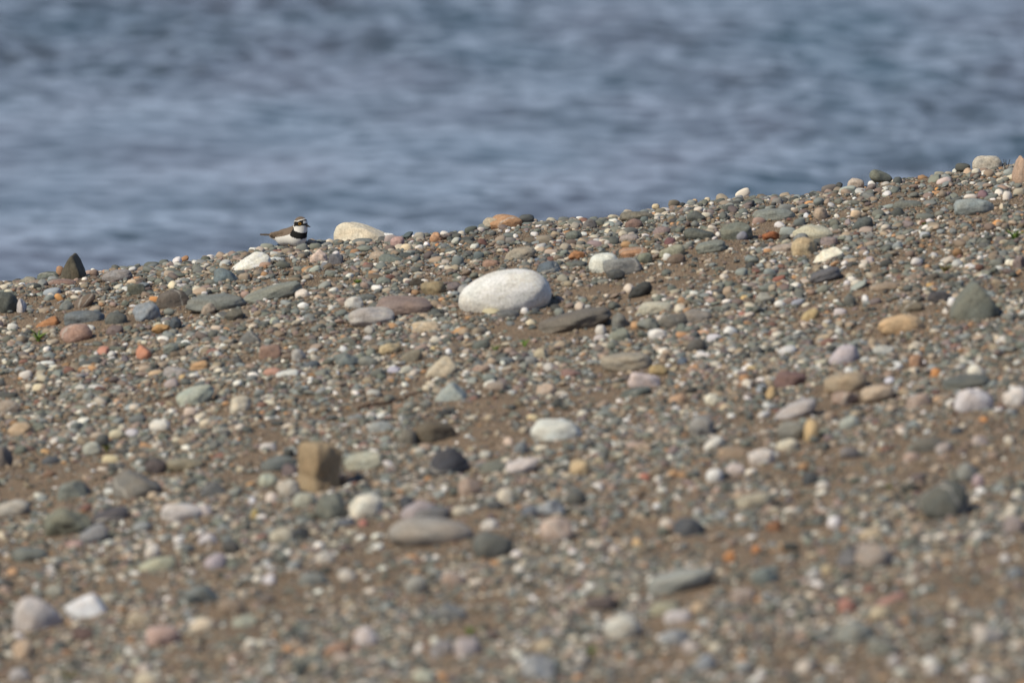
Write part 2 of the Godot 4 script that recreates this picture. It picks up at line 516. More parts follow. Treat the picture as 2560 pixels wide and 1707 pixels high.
	stone("white round pebble, close to the right of the grey-green log stone", -0.468, 0.875, -39.55, 18, 16, 14, 0, 215, 205, 195, "o")
	stone("flat dark slate stone next to the kite-shaped boulder", 0.935, 0.976, -38.61, 27, 15, 22, 0, 88, 85, 88, "f")
	stone("blue-grey flat pebble, just above the long pale lilac stone", -0.324, 0.879, -39.45, 21, 12, 17, 0, 108, 114, 114, "f")
	stone("pale grey angular pebble, nearest below the tan ball stone", 0.555, 0.943, -38.88, 23, 18, 16, 0, 160, 158, 148, "a")
	stone("round brown boulder half sunk between the pale slab and the arched grey stone", -0.760, 0.849, -39.66, 37, 28, 25, 0, 112, 103, 96, "o")
	stone("grey kite-shaped boulder with a round white pebble at its side", 1.004, 0.989, -38.39, 56, 60, 54, 0, 122, 126, 116, "p")
	stone("brown egg-shaped stone, just above the wide flat blue-grey stone", -0.963, 0.830, -39.81, 31, 14, 19, 38, 125, 108, 95, "e")
	stone("long arched grey stone stretching out from the round brown boulder", -0.663, 0.856, -39.55, 67, 22, 42, 3, 128, 132, 128, "o")
	stone("white oval pebble, close to the left of the long pale lilac stone", -0.352, 0.876, -39.37, 21, 18, 16, 0, 205, 202, 195, "o")
	stone("big smooth dark grey-green ball of a stone cut off by the frame", -1.143, 0.815, -39.88, 31, 31, 28, 0, 92, 97, 93, "o")
	stone("broad dull pink slab sunk flat in the grit", -0.238, 0.882, -39.26, 61, 23, 48, 0, 150, 130, 122, "f")
	stone("grey angular pebble, close to the left of the wide flat blue-grey stone", -1.001, 0.820, -39.80, 18, 17, 15, 0, 125, 130, 128, "a")
	stone("pale grey wedge-shaped pebble, close to the right of the dark grey-green ball stone", -1.105, 0.814, -39.85, 11, 23, 20, 0, 185, 180, 182, "w")
	stone("brown angular stone, just above the cream-orange block", 0.867, 0.964, -38.52, 30, 18, 18, 0, 125, 115, 98, "a")
	stone("long pale cream stone above the bright white oval pebble", 0.311, 0.917, -38.90, 45, 19, 28, 6, 190, 185, 165, "o")
	stone("tan oval pebble, close to the left of the arched grey stone", -0.679, 0.848, -39.51, 18, 12, 11, 35, 165, 150, 135, "o")
	stone("flat pale blue-grey slab leaning beside the round brown boulder", -0.817, 0.835, -39.54, 30, 27, 24, 0, 140, 148, 158, "a")
	stone("grey angular pebble, close to the right of the arched grey stone", -0.617, 0.851, -39.39, 23, 16, 14, 10, 110, 108, 100, "a")
	stone("grey flat stone, just below the big white boulder", -0.009, 0.889, -39.05, 26, 11, 21, 0, 115, 116, 116, "f")
	stone("cream oval pebble, nearest above the upright lilac egg stone", 0.651, 0.936, -38.62, 22, 14, 13, 38, 190, 165, 115, "o")
	stone("long smooth pale lilac stone in front of the dull pink slab", -0.311, 0.870, -39.18, 51, 22, 32, 4, 178, 172, 170, "o")
	stone("tan oval stone, nearest to the right of the bright white oval pebble", 0.406, 0.921, -38.72, 32, 19, 20, -6, 150, 142, 134, "o")
	stone("near-black angular pebble added to stand for the shaded end of the long dark slab", 0.201, 0.900, -38.90, 15, 15, 13, 0, 62, 57, 54, "a")  # added stone: its dark colour stands in for shade on the slab's end face
	stone("wide flat blue-grey stone behind the large pink oval stone", -0.957, 0.816, -39.59, 44, 21, 35, 5, 112, 120, 126, "f")
	stone("grey-green oval stone, close to the left of the pale blue-grey slab", -0.884, 0.821, -39.52, 25, 21, 19, 0, 105, 108, 105, "o")
	stone("grey angular pebble, close to the left of the long cream stone", 0.236, 0.904, -38.80, 19, 25, 23, 0, 125, 126, 122, "a")
	stone("grey oval stone, close to the right of the bright white oval pebble", 0.356, 0.914, -38.71, 32, 21, 20, 0, 125, 122, 116, "o")
	stone("long flat dark brown-grey slab below the big white boulder", 0.136, 0.897, -38.85, 79, 23, 64, 12, 122, 115, 106, "f")
	stone("dark blue-grey angular pebble, just below the round brown boulder", -0.748, 0.832, -39.39, 15, 17, 15, 0, 85, 95, 105, "a")
	stone("grey-green angular stone, just above the bright white oval pebble", 0.298, 0.906, -38.73, 27, 20, 18, 0, 132, 136, 130, "a")
	stone("rust-orange brick-shaped stone tilted against the wide flat blue-grey stone", -1.040, 0.804, -39.61, 26, 11, 13, 28, 190, 130, 80, "b")
	stone("large cream-orange block of stone below the kite-shaped boulder", 0.842, 0.952, -38.30, 49, 26, 30, -5, 210, 175, 130, "o")
	stone("cream blocky stone, close to the right of the dull pink slab", -0.190, 0.868, -38.98, 29, 15, 15, 0, 205, 185, 155, "b")
	stone("yellow angular pebble, just below the pale blue-grey slab", -0.781, 0.823, -39.36, 21, 11, 13, 5, 195, 150, 90, "a")
	stone("red-brown oval pebble, close to the right of the wide flat blue-grey stone", -0.885, 0.812, -39.40, 20, 14, 13, 0, 125, 110, 110, "o")
	stone("large pink oval stone with a white pebble on top", -0.971, 0.805, -39.41, 35, 23, 22, 12, 175, 140, 125, "o")
	stone("bright white oval pebble below the long cream stone", 0.317, 0.898, -38.59, 21, 14, 13, 0, 225, 222, 220, "o")
	stone("pale greenish oval stone, close to the left of the bright white oval pebble", 0.234, 0.890, -38.62, 24, 18, 16, 22, 140, 145, 132, "o")
	stone("dark grey peaked stone near the dull pink block", -0.578, 0.837, -39.05, 27, 23, 20, 0, 118, 120, 120, "p")
	stone("grey-green oval pebble, nearest to the right of the beige wedge", -0.068, 0.862, -38.70, 21, 12, 13, 18, 108, 115, 110, "o")
	stone("grey round pebble, nearest to the right of the bright white oval pebble", 0.400, 0.899, -38.36, 21, 19, 17, 15, 105, 102, 98, "o")
	stone("grey-green angular pebble, close to the right of the orange-pink three-cornered stone", -0.754, 0.811, -39.09, 21, 12, 13, 15, 130, 138, 132, "a")
	stone("cream angular stone, just below the long pale lilac stone", -0.267, 0.848, -38.74, 25, 20, 18, 20, 195, 175, 135, "a")
	stone("pale grey angular stone, just below the cream-orange block", 0.804, 0.927, -38.07, 27, 12, 17, 0, 175, 175, 170, "a")
	stone("white long rounded pebble, just above the mauve wedge", 0.595, 0.905, -38.24, 21, 11, 13, 10, 195, 195, 198, "o")
	stone("orange-pink three-cornered stone among small grey pebbles", -0.813, 0.805, -39.05, 17, 21, 19, 0, 200, 135, 105, "w")
	stone("flat-faced dull pink block above the white finger-shaped stone", -0.531, 0.829, -38.84, 24, 18, 15, 0, 160, 130, 115, "b")
	stone("cream round pebble, nearest to the left of the long dark slab", 0.063, 0.865, -38.51, 16, 14, 13, 0, 190, 178, 150, "o")
	stone("pale grey egg-shaped pebble, just above the white finger-shaped stone", -0.467, 0.830, -38.77, 16, 16, 14, 0, 170, 168, 165, "e")
	stone("pale lilac egg-shaped stone standing on its end", 0.716, 0.916, -38.01, 32, 27, 24, 55, 185, 175, 182, "e")
	stone("tan egg-shaped stone, close to the left of the beige wedge", -0.217, 0.845, -38.62, 25, 17, 16, 35, 140, 132, 115, "e")
	stone("blue-grey angular stone, nearest below the long pale lilac stone", -0.364, 0.834, -38.66, 30, 17, 19, 0, 120, 130, 130, "a")
	stone("tan round pebble, just below the cream-orange block", 0.865, 0.925, -37.86, 16, 17, 15, 0, 180, 140, 110, "o")
	stone("grey-green oval pebble, nearest below the long pale lilac stone", -0.314, 0.834, -38.63, 22, 13, 13, -10, 135, 138, 132, "o")
	stone("tan flat stone, close to the left of the bright white oval pebble", 0.247, 0.874, -38.28, 54, 22, 43, 0, 165, 155, 138, "f")
	stone("orange angular stone, just above the pale green tapering stone", -0.682, 0.806, -38.79, 25, 15, 16, 10, 195, 155, 110, "a")
	stone("blue-grey oval pebble, close to the right of the white finger-shaped stone", -0.439, 0.824, -38.64, 20, 12, 12, 18, 95, 105, 115, "o")
	stone("beige wedge-shaped stone above the pale blue-green triangular stone", -0.156, 0.843, -38.42, 35, 27, 25, 20, 195, 182, 158, "v")
	stone("cream oval pebble, just below the bright white oval pebble", 0.316, 0.873, -38.15, 21, 13, 13, 0, 185, 160, 110, "o")
	stone("pale grey wedge-shaped stone, just above the pale green tapering stone", -0.736, 0.796, -38.76, 29, 17, 18, 8, 160, 155, 155, "w")
	stone("white round pebble, just above the long dark grey slab", 0.988, 0.928, -37.65, 19, 18, 16, 0, 222, 218, 205, "o")
	stone("salmon oval pebble, close to the left of the white finger-shaped stone", -0.522, 0.814, -38.59, 21, 13, 13, 0, 195, 145, 125, "o")
	stone("pink wedge-shaped pebble, nearest below the long dark slab", 0.127, 0.855, -38.25, 22, 11, 13, 0, 150, 118, 112, "w")
	stone("white finger-shaped stone beside a salmon-pink one", -0.489, 0.815, -38.55, 25, 11, 13, 14, 205, 208, 205, "b")
	stone("reddish mauve wedge-shaped stone near the upright lilac egg stone", 0.596, 0.888, -37.86, 36, 23, 22, 15, 130, 102, 98, "w")
	stone("pink blocky stone, nearest below the bright white oval pebble", 0.285, 0.863, -38.01, 34, 19, 17, -14, 205, 188, 185, "b")
	stone("long dark grey slab above the big lilac-white stone", 0.965, 0.918, -37.54, 50, 16, 40, 4, 108, 112, 108, "f")
	stone("tan flat stone, just below the upright lilac egg stone", 0.711, 0.896, -37.71, 46, 24, 37, 8, 172, 152, 125, "f")
	stone("tan flat pebble, nearest to the right of the blue-green triangular stone", -0.034, 0.836, -38.17, 22, 11, 18, 0, 165, 150, 138, "f")
	stone("cream egg-shaped pebble, just above the notched white stone", 0.074, 0.841, -38.04, 21, 17, 15, 25, 195, 172, 152, "e")
	stone("grey-green wedge-shaped stone, nearest below the bright white oval pebble", 0.264, 0.853, -37.91, 34, 14, 21, 20, 100, 108, 105, "w")
	stone("cream long rounded stone, nearest below the upright lilac egg stone", 0.776, 0.895, -37.55, 36, 18, 22, 10, 190, 170, 148, "o")
	stone("pale blue-green triangular stone below the beige wedge", -0.130, 0.828, -38.08, 39, 32, 29, 0, 160, 170, 168, "p")
	stone("yellow angular pebble, close to the left of the mauve wedge", 0.552, 0.874, -37.68, 14, 21, 19, 0, 195, 165, 115, "a")
	stone("pale green tapering stone tilted beside the white knobbly stone", -0.685, 0.788, -38.37, 43, 26, 27, 30, 170, 178, 165, "e")
	stone("dark grey long rounded pebble, nearest below the orange brick-shaped stone", -1.104, 0.745, -38.74, 23, 11, 14, 0, 88, 90, 88, "o")
	stone("white round stone, close to the right of the big lilac-white stone", 1.063, 0.917, -37.28, 27, 25, 23, 0, 212, 205, 202, "o")
	stone("pinkish angular stone, just below the upright lilac egg stone", 0.710, 0.883, -37.55, 31, 20, 20, 0, 165, 142, 128, "a")
	stone("white round pebble, just above the pale grey round stone", 0.426, 0.862, -37.71, 16, 14, 13, 15, 220, 215, 195, "o")
	stone("tan oval pebble, just above the pale grey round stone", 0.352, 0.855, -37.76, 20, 13, 13, 20, 185, 150, 120, "o")
	stone("big white lilac-tinged stone near the frame's edge", 0.974, 0.909, -37.27, 41, 31, 28, -6, 200, 195, 200, "e")
	stone("pinkish egg-shaped stone, nearest above the sunken grey stone", 0.860, 0.897, -37.36, 28, 20, 18, 32, 170, 150, 138, "e")
	stone("white knobbly stone beside the pale green tapering stone", -0.590, 0.789, -38.21, 28, 22, 20, 40, 205, 195, 175, "a")
	stone("tan oval stone, nearest below the orange brick-shaped stone", -1.099, 0.739, -38.57, 27, 20, 18, 0, 165, 150, 135, "o")
	stone("long pale lilac stone tilted above a grey dome", 0.600, 0.866, -37.47, 49, 19, 30, 26, 175, 168, 168, "o")
	stone("pale greenish oval pebble, nearest to the right of the tilted long lilac stone", 0.710, 0.866, -37.25, 23, 16, 15, 25, 165, 172, 165, "o")
	stone("white oval pebble, nearest to the left of the pale green tapering stone", -0.760, 0.755, -38.12, 22, 16, 14, 0, 215, 212, 205, "o")
	stone("pale grey round stone among brown grit, with a shaded foot", 0.401, 0.845, -37.36, 27, 25, 23, 0, 150, 148, 145, "o")
	stone("pale grey oval stone, nearest to the left of the brown dome", -0.280, 0.790, -37.78, 29, 17, 18, 0, 155, 160, 160, "o")
	stone("cream angular stone, nearest above the large grey-green angular stone", -1.066, 0.725, -38.29, 32, 18, 20, 0, 190, 165, 135, "a")
	stone("grey oval stone, just below the tilted long lilac stone", 0.591, 0.852, -37.23, 32, 23, 21, 0, 128, 128, 122, "o")
	stone("yellow round pebble, just below the tilted long lilac stone", 0.631, 0.855, -37.19, 16, 28, 26, 0, 205, 175, 125, "o")
	stone("white oval stone with a notched underside, near the brown dome", 0.095, 0.817, -37.49, 54, 32, 34, -5, 205, 208, 202, "o")
	stone("brown domed stone above the blue-black egg stone", -0.164, 0.797, -37.64, 44, 28, 27, -5, 115, 105, 90, "o")
	stone("tan round pebble, close to the left of the brown dome", -0.223, 0.788, -37.62, 21, 24, 22, 0, 125, 120, 110, "o")
	stone("pinkish oval pebble, just below the big lilac-white stone", 0.976, 0.878, -36.84, 17, 14, 13, 0, 185, 170, 165, "o")
	stone("white oval pebble, just below the pale grey round stone", 0.424, 0.832, -37.17, 24, 14, 15, 35, 200, 198, 192, "o")
	stone("cream oval pebble, just below the tilted long lilac stone", 0.578, 0.839, -37.08, 24, 17, 16, 15, 200, 192, 172, "o")
	stone("grey round-backed stone sunk in sand above the lone dark egg stone", 0.865, 0.867, -36.82, 33, 24, 21, 0, 118, 115, 108, "o")
	stone("pale greenish oval pebble, nearest to the left of the large grey four-sided stone", -0.902, 0.727, -37.94, 20, 17, 15, 20, 175, 178, 168, "o")
	stone("pinkish oval pebble, close to the right of the sunken grey stone", 0.899, 0.868, -36.80, 18, 14, 13, 30, 170, 158, 155, "o")
	stone("blue-grey round pebble, close to the left of the notched white stone", 0.019, 0.797, -37.37, 14, 18, 16, 0, 125, 132, 138, "o")
	stone("grey oval pebble, nearest to the right of the tilted long lilac stone", 0.705, 0.844, -36.93, 21, 14, 13, 0, 135, 130, 130, "o")
	stone("tan oval stone, close to the right of the pale grey round stone", 0.463, 0.828, -37.03, 31, 18, 19, 0, 165, 142, 118, "o")
	stone("pinkish oval pebble, close to the left of the sunken grey stone", 0.833, 0.854, -36.76, 20, 13, 12, -10, 180, 155, 142, "o")
	stone("grey round pebble, nearest to the left of the large grey-green angular stone", -1.090, 0.706, -37.93, 19, 29, 26, 0, 115, 108, 105, "o")
	stone("white angular stone, nearest below the tilted long lilac stone", 0.523, 0.829, -36.93, 29, 24, 21, 0, 200, 192, 188, "a")
	stone("off-white oval stone, nearest above the large white egg stone", -0.314, 0.766, -37.40, 40, 23, 25, 10, 175, 175, 158, "o")
	stone("blue-grey oval pebble, nearest above the large grey-green angular stone", -0.987, 0.709, -37.87, 21, 13, 13, 0, 95, 100, 108, "o")
	stone("smooth blue-black egg-shaped stone below the brown dome", -0.131, 0.781, -37.22, 42, 39, 35, -20, 78, 80, 90, "e")
	stone("blue-grey long rounded stone, close to the left of the sandstone block", -0.495, 0.754, -37.45, 39, 20, 24, 12, 115, 122, 122, "o")
	stone("tan flat stone, nearest above the flat white stone", -0.695, 0.735, -37.61, 40, 15, 32, 0, 150, 142, 120, "f")
	stone("white egg-shaped stone, nearest to the left of the notched white stone", 0.018, 0.786, -37.16, 39, 17, 24, 22, 200, 190, 188, "e")
	stone("dark grey oval pebble, close to the right of the large grey four-sided stone", -0.757, 0.729, -37.61, 23, 19, 17, -20, 98, 90, 92, "o")
	stone("cream round pebble, just below the notched white stone", 0.143, 0.792, -37.08, 21, 20, 18, 0, 195, 170, 130, "o")
	stone("grey-green oval stone, nearest to the right of the blue-black egg stone", -0.035, 0.780, -37.16, 31, 19, 19, 0, 122, 125, 116, "o")
	stone("pinkish oval pebble, nearest below the pale grey round stone", 0.466, 0.817, -36.86, 19, 15, 14, 0, 200, 185, 180, "o")
	stone("grey wedge-shaped pebble, close to the left of the sandstone block", -0.468, 0.751, -37.37, 20, 20, 18, 0, 115, 102, 105, "w")
	stone("square tan sandstone block standing upright with one dark side", -0.407, 0.765, -37.20, 38, 67, 38, 0, 165, 142, 108, "B")
	stone("pale grey round pebble, just above the lone dark egg stone", 0.938, 0.856, -36.49, 21, 21, 19, 40, 140, 142, 138, "o")
	stone("brown angular pebble, nearest above the large grey-green angular stone", -0.989, 0.700, -37.71, 16, 14, 13, 0, 140, 110, 90, "a")
	stone("white round pebble, nearest below the pale grey round stone", 0.422, 0.810, -36.81, 18, 17, 16, 0, 215, 215, 215, "o")
	stone("dark blue-grey round pebble, nearest below the tilted long lilac stone", 0.621, 0.819, -36.66, 18, 19, 17, 0, 82, 88, 95, "o")
	stone("pale greenish round pebble, nearest to the left of the sandstone block", -0.515, 0.741, -37.27, 20, 20, 18, 20, 172, 178, 162, "o")
	stone("large grey four-sided stone between two pale flat stones", -0.793, 0.717, -37.37, 53, 41, 37, 0, 128, 125, 120, "w")
	stone("pinkish round pebble, just below the blue-black egg stone", -0.090, 0.765, -36.96, 23, 24, 21, 0, 165, 145, 132, "o")
	stone("off-white round pebble, close to the left of the sandstone block", -0.469, 0.739, -37.15, 24, 22, 20, 25, 175, 168, 158, "o")
	stone("dark grey oval pebble, close to the left of the lone dark egg stone", 0.821, 0.834, -36.40, 22, 14, 14, -15, 85, 84, 78, "o")
	stone("grey peaked stone, close to the right of the flat white stone", -0.627, 0.727, -37.23, 33, 24, 22, 0, 105, 107, 110, "p")
	stone("grey-green angular stone, just above the large grey-green angular stone", -0.934, 0.698, -37.42, 40, 31, 28, 0, 130, 135, 128, "a")
	stone("grey round pebble, just above the large pinkish stone", 0.133, 0.773, -36.74, 21, 22, 19, 40, 105, 106, 104, "o")
	stone("cream round pebble, nearest above the dark grey egg by the log", -0.013, 0.763, -36.82, 17, 21, 18, 0, 210, 200, 182, "o")
	stone("dark grey egg-shaped stone alone on brown sand, one side in shadow", 0.891, 0.841, -36.12, 49, 48, 43, 56, 104, 106, 101, "e")
	stone("cream flat stone, nearest to the right of the dark blue-grey egg stone", 0.501, 0.799, -36.48, 39, 17, 31, 12, 170, 162, 142, "f")
	stone("off-white round stone, close to the left of the rough grey-green stone", -0.434, 0.733, -36.99, 26, 24, 22, 35, 170, 170, 155, "o")
	stone("dark blue-grey angular pebble, just above the long grey log stone", -0.217, 0.744, -36.88, 20, 17, 16, 0, 80, 84, 92, "a")
	stone("dark blue-grey angular pebble, just above the dark grey egg by the log", -0.037, 0.754, -36.75, 17, 14, 13, 0, 88, 90, 94, "a")
	stone("large white egg-shaped stone near the sandstone block", -0.306, 0.738, -36.85, 37, 29, 26, 28, 212, 208, 195, "o")
	stone("large rough grey-green stone below the sandstone block", -0.375, 0.734, -36.85, 37, 36, 32, 0, 120, 124, 116, "a")
	stone("pale grey long rounded stone, nearest to the left of the large grey-green angular stone", -1.054, 0.674, -37.34, 36, 19, 22, 12, 175, 170, 162, "o")
	stone("pale blue-grey angular stone, just above the large pinkish stone", 0.081, 0.762, -36.63, 33, 24, 21, 20, 150, 155, 162, "a")
	stone("pale grey long rounded stone, just above the long grey log stone", -0.193, 0.743, -36.76, 39, 22, 24, 28, 165, 155, 160, "o")
	stone("cream long rounded stone, close to the right of the long grey log stone", -0.100, 0.746, -36.73, 24, 13, 15, 0, 190, 182, 165, "o")
	stone("white round pebble, close to the right of the flat white stone", -0.644, 0.708, -37.02, 16, 16, 15, 0, 190, 180, 182, "o")
	stone("blue-grey angular pebble, close to the left of the large pinkish stone", 0.036, 0.756, -36.63, 22, 18, 16, 0, 108, 115, 128, "a")
	stone("flat white stone below the large grey four-sided stone", -0.690, 0.705, -37.02, 46, 22, 29, 0, 198, 190, 188, "o")
	stone("grey flat stone, just above the long grey log stone", -0.166, 0.739, -36.73, 37, 15, 30, 8, 112, 112, 115, "f")
	stone("dark slate-coloured flat stone touching the large grey-green angular stone", -0.841, 0.687, -37.09, 40, 19, 32, 20, 95, 92, 98, "f")
	stone("large grey-green angular stone beside the dark slate-coloured flat stone", -0.928, 0.680, -37.04, 52, 37, 33, 15, 128, 130, 115, "a")
	stone("blue-grey oval pebble, just below the rough grey-green stone", -0.343, 0.720, -36.73, 20, 13, 12, 0, 105, 112, 125, "o")
	stone("white oval pebble, just above the dark grey egg by the log", -0.047, 0.741, -36.54, 19, 14, 13, 0, 205, 200, 195, "o")
	stone("pale grey round pebble, nearest to the right of the lone dark egg stone", 1.019, 0.828, -35.83, 23, 23, 21, 0, 150, 138, 138, "o")
	stone("rust angular pebble, nearest to the left of the half-hidden blue-grey slab", 0.538, 0.783, -36.19, 18, 15, 13, 0, 150, 105, 75, "a")
	stone("pale blue-grey oval pebble, close to the right of the slate-coloured flat stone", -0.773, 0.685, -36.95, 21, 13, 13, 10, 150, 155, 158, "o")
	stone("dark blue-grey egg-shaped stone on bare sand", 0.362, 0.773, -36.21, 32, 26, 23, -28, 88, 92, 100, "o")
	stone("large smooth pinkish stone beyond the end of the long grey log stone", 0.091, 0.750, -36.38, 34, 28, 25, 0, 190, 168, 155, "o")
	stone("long pale grey log-shaped stone with a shaded underside", -0.169, 0.733, -36.48, 88, 34, 55, 0, 165, 158, 150, "o")
	stone("dark blue-grey angular pebble, close to the left of the rough grey-green stone", -0.439, 0.710, -36.65, 19, 17, 16, 0, 80, 85, 92, "a")
	stone("pale blue-grey oval stone, just below the slate-coloured flat stone", -0.871, 0.674, -36.91, 35, 20, 22, 25, 140, 142, 148, "o")
	stone("cream oval stone, just above the pinkish-beige egg stone", 0.733, 0.795, -35.96, 27, 16, 17, 15, 190, 172, 145, "o")
	stone("cream oval stone, nearest to the left of the rough grey-green stone", -0.477, 0.707, -36.62, 26, 20, 18, 0, 190, 182, 162, "o")
	stone("white angular pebble, just below the flat white stone", -0.631, 0.693, -36.68, 21, 18, 16, 15, 185, 180, 185, "a")
	stone("dark grey egg-shaped stone at the end of the long grey log stone", -0.039, 0.734, -36.25, 41, 35, 32, 20, 112, 114, 110, "e")
	stone("pink oval pebble, just below the large grey-green angular stone", -0.910, 0.660, -36.84, 18, 13, 12, 0, 180, 150, 145, "o")
	stone("dark grey oval pebble, nearest to the right of the flat white stone", -0.581, 0.691, -36.57, 21, 16, 15, -20, 95, 95, 95, "o")
	stone("white round pebble, nearest to the right of the slate-coloured flat stone", -0.746, 0.673, -36.64, 16, 19, 17, 0, 212, 205, 198, "o")
	stone("grey-green flat stone, nearest to the left of the large grey-green angular stone", -1.002, 0.646, -36.80, 37, 16, 29, 0, 122, 128, 124, "f")
	stone("orange angular pebble, nearest to the right of the dark blue-grey egg stone", 0.443, 0.759, -35.89, 14, 17, 15, 0, 190, 130, 75, "a")
	stone("pinkish-beige egg-shaped stone overlapping a blue-grey slab", 0.731, 0.783, -35.68, 38, 31, 28, -12, 160, 148, 140, "o")
	stone("blue-grey slab half hidden by the pinkish-beige egg stone", 0.686, 0.778, -35.71, 35, 31, 28, 0, 118, 118, 124, "a")
	stone("off-white round pebble, nearest below the rough grey-green stone", -0.385, 0.697, -36.33, 19, 18, 16, 25, 195, 188, 178, "o")
	stone("pale grey egg-shaped pebble, nearest below the flat white stone", -0.609, 0.681, -36.40, 23, 20, 18, 50, 172, 162, 172, "e")
	stone("cream long rounded stone, nearest below the flat white stone", -0.733, 0.665, -36.46, 39, 19, 24, 18, 175, 175, 150, "o")
	stone("cream round pebble, close to the left of the half-hidden blue-grey slab", 0.638, 0.761, -35.65, 15, 15, 13, 25, 185, 165, 130, "o")
	stone("blue-grey oval pebble, nearest below the lone dark egg stone", 1.008, 0.794, -35.33, 20, 16, 14, 30, 120, 128, 138, "o")
	stone("off-white round pebble, nearest below the blue-black egg stone", -0.338, 0.688, -36.13, 18, 16, 14, -40, 195, 188, 180, "o")
	stone("blue-grey oval stone, nearest to the right of the long pale grey-green stone", 0.511, 0.753, -35.62, 28, 22, 20, 0, 120, 132, 132, "o")
	stone("long pale grey-green stone tapering uphill on bare sand", 0.341, 0.739, -35.67, 71, 24, 44, 15, 150, 154, 150, "e")
	stone("pinkish oval stone, nearest to the left of the dark grey egg by the log", -0.119, 0.701, -35.96, 26, 19, 17, -20, 170, 150, 138, "o")
	stone("grey oval stone, nearest below the rough grey-green stone", -0.406, 0.681, -36.10, 29, 20, 18, 0, 128, 132, 130, "o")
	stone("pale grey round stone, nearest below the long grey log stone", -0.195, 0.694, -35.94, 24, 22, 20, 40, 155, 154, 148, "o")
	stone("dark grey oval pebble, close to the left of the large pale lilac stone", -1.046, 0.621, -36.48, 23, 13, 14, -10, 80, 82, 80, "o")
	stone("pale grey oval pebble, just above the large pale lilac stone", -0.939, 0.628, -36.35, 21, 16, 14, 0, 155, 155, 145, "o")
	stone("pinkish oval stone, nearest to the right of the long pale grey-green stone", 0.464, 0.736, -35.45, 27, 18, 17, 10, 165, 150, 142, "o")
	stone("blue-grey angular stone, nearest to the right of the smooth pink oval stone", -0.632, 0.657, -36.03, 42, 26, 26, 0, 118, 125, 124, "a")
	stone("pink flat stone, nearest below the pinkish-beige egg stone", 0.759, 0.756, -35.25, 32, 11, 26, 22, 165, 125, 115, "f")
	stone("grey flat stone, close to the left of the large white oval stone", 0.176, 0.705, -35.56, 34, 16, 28, 8, 105, 95, 95, "f")
	stone("bright white peaked stone next to the large pale lilac stone", -0.863, 0.631, -36.08, 51, 36, 32, -15, 215, 217, 225, "p")
	stone("salmon round pebble, nearest below the half-hidden blue-grey slab", 0.669, 0.743, -35.25, 19, 17, 15, 0, 185, 130, 115, "o")
	stone("cream round pebble, nearest to the right of the pinkish-beige egg stone", 0.884, 0.765, -35.08, 16, 16, 15, 0, 180, 170, 155, "o")
	stone("tan oval stone, nearest to the right of the smooth pink oval stone", -0.571, 0.655, -35.89, 28, 20, 18, 0, 150, 132, 115, "o")
	stone("cream oval pebble, just below the long pale grey-green stone", 0.376, 0.721, -35.37, 19, 16, 14, 0, 190, 165, 135, "o")
	stone("tan oval stone, just below the long pale grey-green stone", 0.308, 0.714, -35.40, 32, 19, 20, 0, 160, 158, 135, "o")
	stone("cream oval pebble, nearest below the pinkish-beige egg stone", 0.732, 0.745, -35.12, 20, 17, 15, 0, 195, 180, 150, "o")
	stone("grey flat stone, nearest below the dark grey egg by the log", -0.121, 0.680, -35.58, 30, 21, 24, -20, 125, 128, 130, "f")
	stone("large pale lilac stone next to the peaked bright white stone", -0.968, 0.616, -36.02, 50, 41, 37, -12, 196, 188, 186, "e")
	stone("white oval stone, just below the long pale grey-green stone", 0.332, 0.711, -35.31, 28, 17, 17, 0, 195, 188, 190, "o")
	stone("cream oval stone, close to the left of the smooth pink oval stone", -0.756, 0.628, -35.89, 27, 18, 16, 0, 175, 162, 140, "o")
	stone("pale greenish angular stone, nearest to the right of the smooth pink oval stone", -0.541, 0.648, -35.72, 30, 21, 19, 0, 155, 160, 148, "a")
	stone("cream oval stone, close to the right of the smooth pink oval stone", -0.627, 0.637, -35.73, 28, 20, 18, 10, 205, 190, 168, "o")
	stone("large white oval stone near the bottom of the frame", 0.221, 0.698, -35.25, 39, 29, 26, 20, 190, 188, 180, "o")
	stone("pale greenish oval stone, nearest below the half-hidden blue-grey slab", 0.676, 0.730, -34.93, 38, 25, 24, 0, 142, 145, 140, "o")
	stone("red-brown angular stone, just below the peaked white stone", -0.869, 0.609, -35.84, 24, 18, 16, 0, 110, 90, 88, "a")
	stone("smooth pink oval stone close to the peaked white stone", -0.706, 0.626, -35.67, 35, 25, 23, 0, 190, 160, 150, "o")
	stone("off-white angular stone, nearest to the right of the pinkish-beige egg stone", 0.935, 0.754, -34.71, 32, 25, 23, 0, 190, 182, 175, "a")
	stone("white angular stone, nearest below the long grey log stone", -0.296, 0.656, -35.43, 28, 30, 27, 0, 200, 190, 192, "a")
	stone("pale blue-grey oval stone, nearest to the right of the large white oval stone", 0.323, 0.698, -35.10, 31, 19, 19, 12, 150, 155, 162, "o")
	stone("dark grey flat stone, nearest below the pinkish-beige egg stone", 0.831, 0.740, -34.75, 29, 15, 23, 22, 95, 92, 85, "f")
	stone("cream oval stone, just above the large pale blue-grey stone", 0.067, 0.672, -35.16, 24, 18, 16, 0, 180, 165, 140, "o")
	stone("grey wedge-shaped stone, nearest below the pinkish-beige egg stone", 0.732, 0.726, -34.75, 34, 21, 21, 0, 120, 122, 115, "w")
	stone("pale grey angular stone, nearest to the left of the large pale blue-grey stone", -0.140, 0.659, -35.24, 29, 24, 21, 20, 148, 145, 150, "a")
	stone("pale grey oval pebble, nearest below the long pale grey-green stone", 0.356, 0.695, -34.98, 20, 15, 14, -20, 185, 175, 172, "o")
	stone("pale grey round stone, nearest to the left of the large pale blue-grey stone", -0.088, 0.663, -35.19, 27, 28, 25, 0, 172, 162, 165, "o")
	stone("pinkish oval stone, nearest below the rough grey-green stone", -0.352, 0.641, -35.36, 24, 16, 15, 15, 165, 132, 112, "o")
